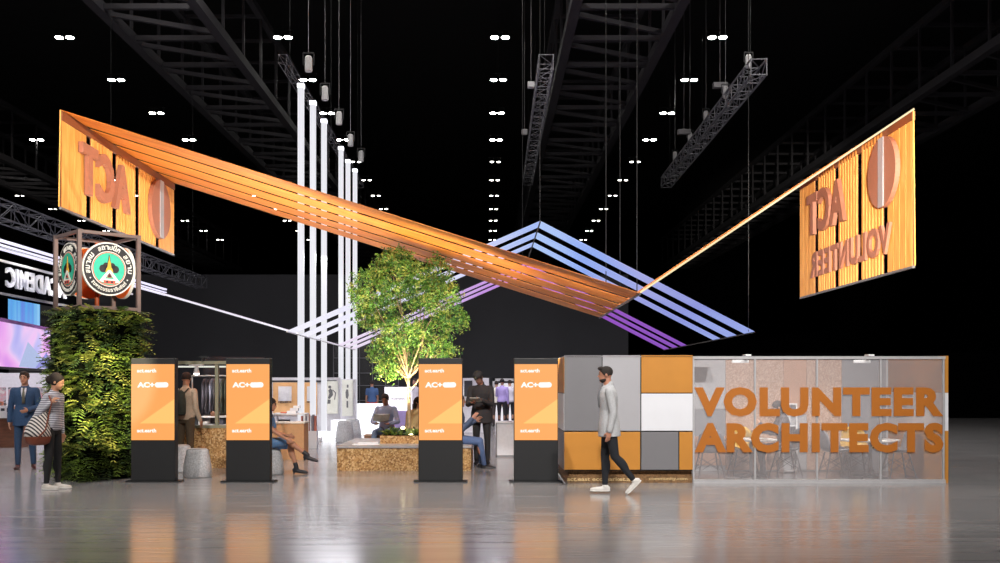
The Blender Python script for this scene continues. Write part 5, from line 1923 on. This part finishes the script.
# white shelf table with models
ws = thing('model_table', floor_at(291, 21.4), 'white two-level table with white paper models behind the tan counter', 'table')
for z in (0.74, 0.92, 0.46):
    MB().box(-0.36, 0.34, -0.25, 0.25, z - 0.03, z).build('shelf_board', M_white, ws)
for sx in (-0.34, 0.31):
    for sy in (-0.22, 0.2):
        MB().box(sx, sx + 0.03, sy, sy + 0.03, 0, 0.9).build('leg', M_white, ws)
for k, (dx, z, r, hh, lab, mm) in enumerate(((0.05, 0.92, 0.10, 0.05, 'wide bottom slab of the stacked white paper model', M_white), (0.10, 0.97, 0.085, 0.06, 'middle slab of the stacked white paper model', M_offwhite), (0.15, 1.03, 0.07, 0.05, 'topmost slab of the stacked white paper model', M_white),
                                           (-0.12, 0.74, 0.11, 0.045, 'dark book lying on the lower level of the white model table', M_dtext), (-0.13, 0.92, 0.06, 0.03, 'small red-brown block on the white model table', mat('redbrown_block', (196, 104, 76), 0.7)))):
    o = MB().box(-r, r, -r * 0.8, r * 0.8, 0, hh).build('model_block' if k != 3 else 'book', mm, bevel=0.004)
    o.location = floor_at(291, 21.4) + Vector((dx, -0.12, z))
    tag(o, lab, 'model' if k != 3 else 'book')
# wall of the middle exhibition: pale panels with tan boards and posters
pw = block('exhibition_wall', 'long white exhibition wall behind the light poles', 'wall panel', 268, 340, 30.0, 0, 1.52 + 7.5 * 0.03, 0.1, mat('booth_white', (206, 204, 210), 0.6))
MB().box(-0.95, 0.98, -0.02, 0.0, 1.60, 1.66).build('dark_slot', M_dtext, pw)
for px0, px1, lab in ((273, 297, 'tan board with a pale poster, left of the light poles'), (304, 317, 'tan board with a pale poster, between the light poles')):
    b_ = block('pin_board', lab, 'board', px0, px1, 29.94, 0.62, 1.52 + 2.5 * 0.03, 0.05, M_tan)
    w_ = (px1 - px0) * 29.94 / 2000
    MB().box(-w_ * 0.55, w_ * 0.55, -0.012, 0.0, 0.42, 0.86).build('poster', mat('poster_paper', (212, 208, 210), 0.6), b_)
    xf(text_mb('HOMELA', w_ * 1.1, 0.055, 0.003, 0.04), Matrix.Translation((-w_ * 0.55, -0.014, 0.36))).build('lettering', M_dtext, b_)
b_ = block('figure_poster', 'white poster with a dark drawn figure behind the light poles', 'poster', 325.5, 338, 29.94, 0.66, 1.52 + 4 * 0.03, 0.04, mat('poster_ivory', (214, 214, 204), 0.6))
fg = MB()
fg.prism([(0.03 * math.cos(a * PI / 5) * 1.6 - 0.06, 0.03 * math.sin(a * PI / 5) * 1.5 + 0.80) for a in range(10)], -0.006, 0)
fg.prism([(-0.12, 0.46), (-0.06, 0.44), (0.04, 0.56), (0.02, 0.70), (-0.04, 0.76), (-0.10, 0.70), (-0.07, 0.60)], -0.006, 0)
fg.prism([(0.02, 0.70), (0.10, 0.62), (0.07, 0.42), (0.10, 0.42), (0.13, 0.63), (0.03, 0.73)], -0.006, 0)
fg.prism([(-0.13, 0.30), (-0.04, 0.30), (-0.03, 0.42), (-0.12, 0.43)], -0.006, 0)
fg.build('figure_print', mat('grey_print', (96, 96, 98), 0.6), b_)
block('exhibition_wall', 'narrow pale wall section behind the farthest light poles', 'wall panel', 340.5, 356, 29.62, 0, 1.52 + 6 * 0.0296, 0.1, mat('booth_white', (206, 204, 210), 0.6))
b_ = block('figure_poster', 'narrow white poster with a small dark figure at the farthest light poles', 'poster', 342, 353, 29.57, 0.6, 1.52 + 5 * 0.0295, 0.04, mat('poster_ivory', (214, 214, 204), 0.6))
MB().prism([(-0.05, 0.55), (0.0, 0.5), (0.04, 0.62), (0.02, 0.78), (-0.03, 0.80), (-0.06, 0.7)], -0.006, 0).prism([(-0.02, 0.84), (0.03, 0.84), (0.03, 0.93), (-0.02, 0.93)], -0.006, 0).prism([(-0.03, 0.25), (0.02, 0.25), (0.02, 0.45), (-0.03, 0.45)], -0.006, 0).build('figure_print', mat('grey_print', (96, 96, 98), 0.6), b_)
# book rack between poles
rk = thing('book_rack', floor_at(309, 24.0), 'white rack of upright red and grey books between the light poles', 'rack')
MB().box(-0.2, 0.2, -0.1, 0.12, 0.0, 0.42).build('base', M_white, rk)
for k in range(7):
    o = MB().box(-0.018, 0.018, -0.08, 0.08, 0, 0.36 + 0.03 * (k % 2)).build('book', mat('book_%d' % (k % 3), ((190, 110, 90), (206, 204, 210), (120, 118, 130))[k % 3], 0.6))
    o.location = floor_at(309, 24.0) + Vector((-0.16 + 0.053 * k, 0, 0.42))
    tag(o, 'upright book on the white rack between the light poles', 'book', 'upright books on the rack')
# white plinths added around the pole feet; their emission makes the blown-out brightness
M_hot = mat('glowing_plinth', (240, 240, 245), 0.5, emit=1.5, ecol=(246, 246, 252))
for px0, px1, d, z, lab in ((316, 331, 27.7, 0.22, 'added glowing white plinth at the foot of the third light pole'), (331, 345, 28.9, 0.50, 'added glowing white plinth right of the third light pole'), (357, 384, 30.5, 0.95, 'added wide glowing white plinth behind the seated reader')):
    block('added_glow_plinth', lab, 'plinth', px0, px1, d, 0, z, 0.5, M_hot, 'body')
# right part: white wall with grey lettering, lilac cube, dark window grid
b_ = block('white_wall_panel', 'white wall panel with faint grey lettering behind the tree trunk', 'wall panel', 384.5, 412, 31.5, 0.0, CAM_H - 2 * 0.0315, 0.1, mat('booth_white_glow', (236, 232, 238), 0.6, emit=0.45, ecol=(236, 232, 238)))  # emission stands in for bright light on this wall panel
xf(text_mb('illustration', 0.42, 0.06, 0.003, 0.02), Matrix.Translation((-0.22, -0.004, 1.06))).build('lettering', M_steel, b_)
block('lilac_cube', 'lilac cube standing against the white wall panel behind the tree', 'cube', 394, 407, 27.5, 0, CAM_H - 26 * 0.0275, 0.4, mat('lilac_paint', (176, 158, 216), 0.6), 'body')
wn = thing('window_grid', floor_at(366, 40), 'dark gridded window wall behind the light poles and the tree', 'window')
gm = MB()
for k in range(6):
    gm.box(-1.3 + k * 0.52 - 0.015, -1.3 + k * 0.52 + 0.015, 0, 0.05, 0.0, 3.2)
for z in (0.9, 1.5, 2.0, 2.6, 3.2):
    gm.box(-1.3, 1.3, 0, 0.05, z - 0.015, z + 0.015)
gm.build('grid_bars', mat('grid_grey', (84, 84, 90), 0.6), wn)
MB().box(-1.3, 1.3, 0.06, 0.08, 0.0, 3.2).build('glass', mat('dark_glass', (20, 20, 23), 0.25), wn)
# portal behind the standing man
pt = thing('white_portal', floor_at(505, 38.5), 'pale grey portal frame around the far people, left of the fourth kiosk', 'portal')
zz = CAM_H + 6.5 * 0.0385
MB().box(-0.48, -0.38, -0.1, 0.1, 0, zz).build('jamb', M_lgrey, pt)
MB().box(0.70, 0.80, -0.1, 0.1, 0, zz).build('jamb', M_lgrey, pt)
MB().box(-0.48, 0.80, -0.1, 0.1, zz - 0.1, zz).build('lintel', M_lgrey, pt)
MB().box(-0.38, 0.70, 0.3, 0.36, 0, zz - 0.18).build('back_panel', mat('booth_white_glow', (236, 232, 238), 0.6, emit=0.45, ecol=(236, 232, 238)), pt)  # back panel brightened by emission instead of a lamp
pb = block('white_wall_panel', 'white wall panel partly hidden behind the man in black', 'wall panel', 462, 489, 32, 0.0, CAM_H + 7 * 0.032, 0.1, mat('booth_white', (206, 204, 210), 0.6))
MB().box(-0.36, -0.1, -0.03, 0, 1.15, 1.66).build('poster', M_dtext, pb)
wc2 = block('white_counter', 'white counter with a grey edge left of the fourth kiosk', 'counter', 496.5, 517, 21.1, 0, 0.72, 0.6, mat('counter_white', (196, 194, 198), 0.6), 'body')
MB().box(-0.235, 0.23, -0.02, 0.62, 0.72, 0.745).build('top', M_white, wc2)
for x in (-0.235, 0.205):
    MB().box(x, x + 0.03, -0.015, 0, 0, 0.72).build('edge_trim', M_steel, wc2)
MB().box(-0.235, 0.23, -0.015, 0, 0.0, 0.04).build('kick_strip', M_steel, wc2)

# ------------------------------------------------------------------ left edge stall
lc = block('product_counter', 'brown wooden counter with a white top at the left edge behind the suited man', 'counter', -14, 22, 24.2, 0, 0.72, 0.8, wood_mat('walnut_front', (92, 56, 40), (112, 72, 52), (1, 1, 6)), 'body')
MB().box(-0.45, 0.45, -0.03, 0.82, 0.72, 0.86).build('top', M_white, lc)
bx0 = None
for k, (px, z, w_, hh, c, nm, lab) in enumerate(((4, 0.86, 0.09, 0.16, (226, 224, 228), 'product_box', 'white box with a dark print on the left edge counter'), (9.5, 0.86, 0.07, 0.10, (52, 46, 48), 'product_box', 'black box on the left edge counter'),
                                                 (14, 0.86, 0.06, 0.14, (184, 128, 96), 'product_box', 'tan box beside the arm of the suited man'), (1, 1.02, 0.05, 0.1, (196, 120, 90), 'product_box', 'small orange-brown box topmost on the left edge counter'))):
    t = thing(nm, floor_at(px, 24.3) + Vector((0, 0, z)), lab, 'box')
    MB().box(-w_, w_, -w_ * .7, w_ * .7, 0, hh).build('carton', mat('carton_%d' % k, c, 0.6), t, bevel=0.004)
    MB().box(-w_ * .5, w_ * .5, -w_ * .7 - 0.004, -w_ * .7, hh * .2, hh * .6).build('print', M_dtext if k == 0 else M_steel, t)
lw = block('display_wall', 'white display wall with pink and grey pictures behind the left edge counter', 'wall panel', -14, 50, 27.0, 0, CAM_H + 12 * 0.027, 0.1, mat('booth_white_wall', (214, 210, 218), 0.6))
rnd = random.Random(8)
for k in range(7):
    x = -0.78 + k * 0.26
    MB().box(x, x + 0.2, -0.02, 0, 1.02, 1.46).build('picture', screen_mat('picture_%d' % k, [(0.3, (60, 56, 66)), (0.45, (206, 196, 206)), (0.6, (226, 150, 170)), (0.75, (236, 232, 236))], (5 + k, 5, 7), 1.0, 0.55), lw)
MB().box(-0.9, 0.86, -0.3, 0, 0.86, 0.90).build('shelf_board', M_white, lw)
for k in range(7):
    t = thing('potted_plant', floor_at(4 + 6 * k, 26.6) + Vector((0, 0.05, 0.90)), 'small dark potted plant on the shelf of the white display wall', 'plant', group='small pots on the display shelf')
    MB().lathe([(0.03, 0), (0.045, 0.07), (0.04, 0.07)], n=12).build('pot', mat('pot_tan', (176, 120, 96), 0.7), t)
    g_ = MB()
    for j in range(8):
        frond(g_, (0, 0, 0.07), (rnd.uniform(-1, 1), rnd.uniform(-1, 1), 1.2), (0.1, 0, 1), 0.12, 0.03, 0.4, 3)
    tag(g_.build('leaves', mat('pot_leaf', (70, 60, 60), 0.6), t), kind='stuff')
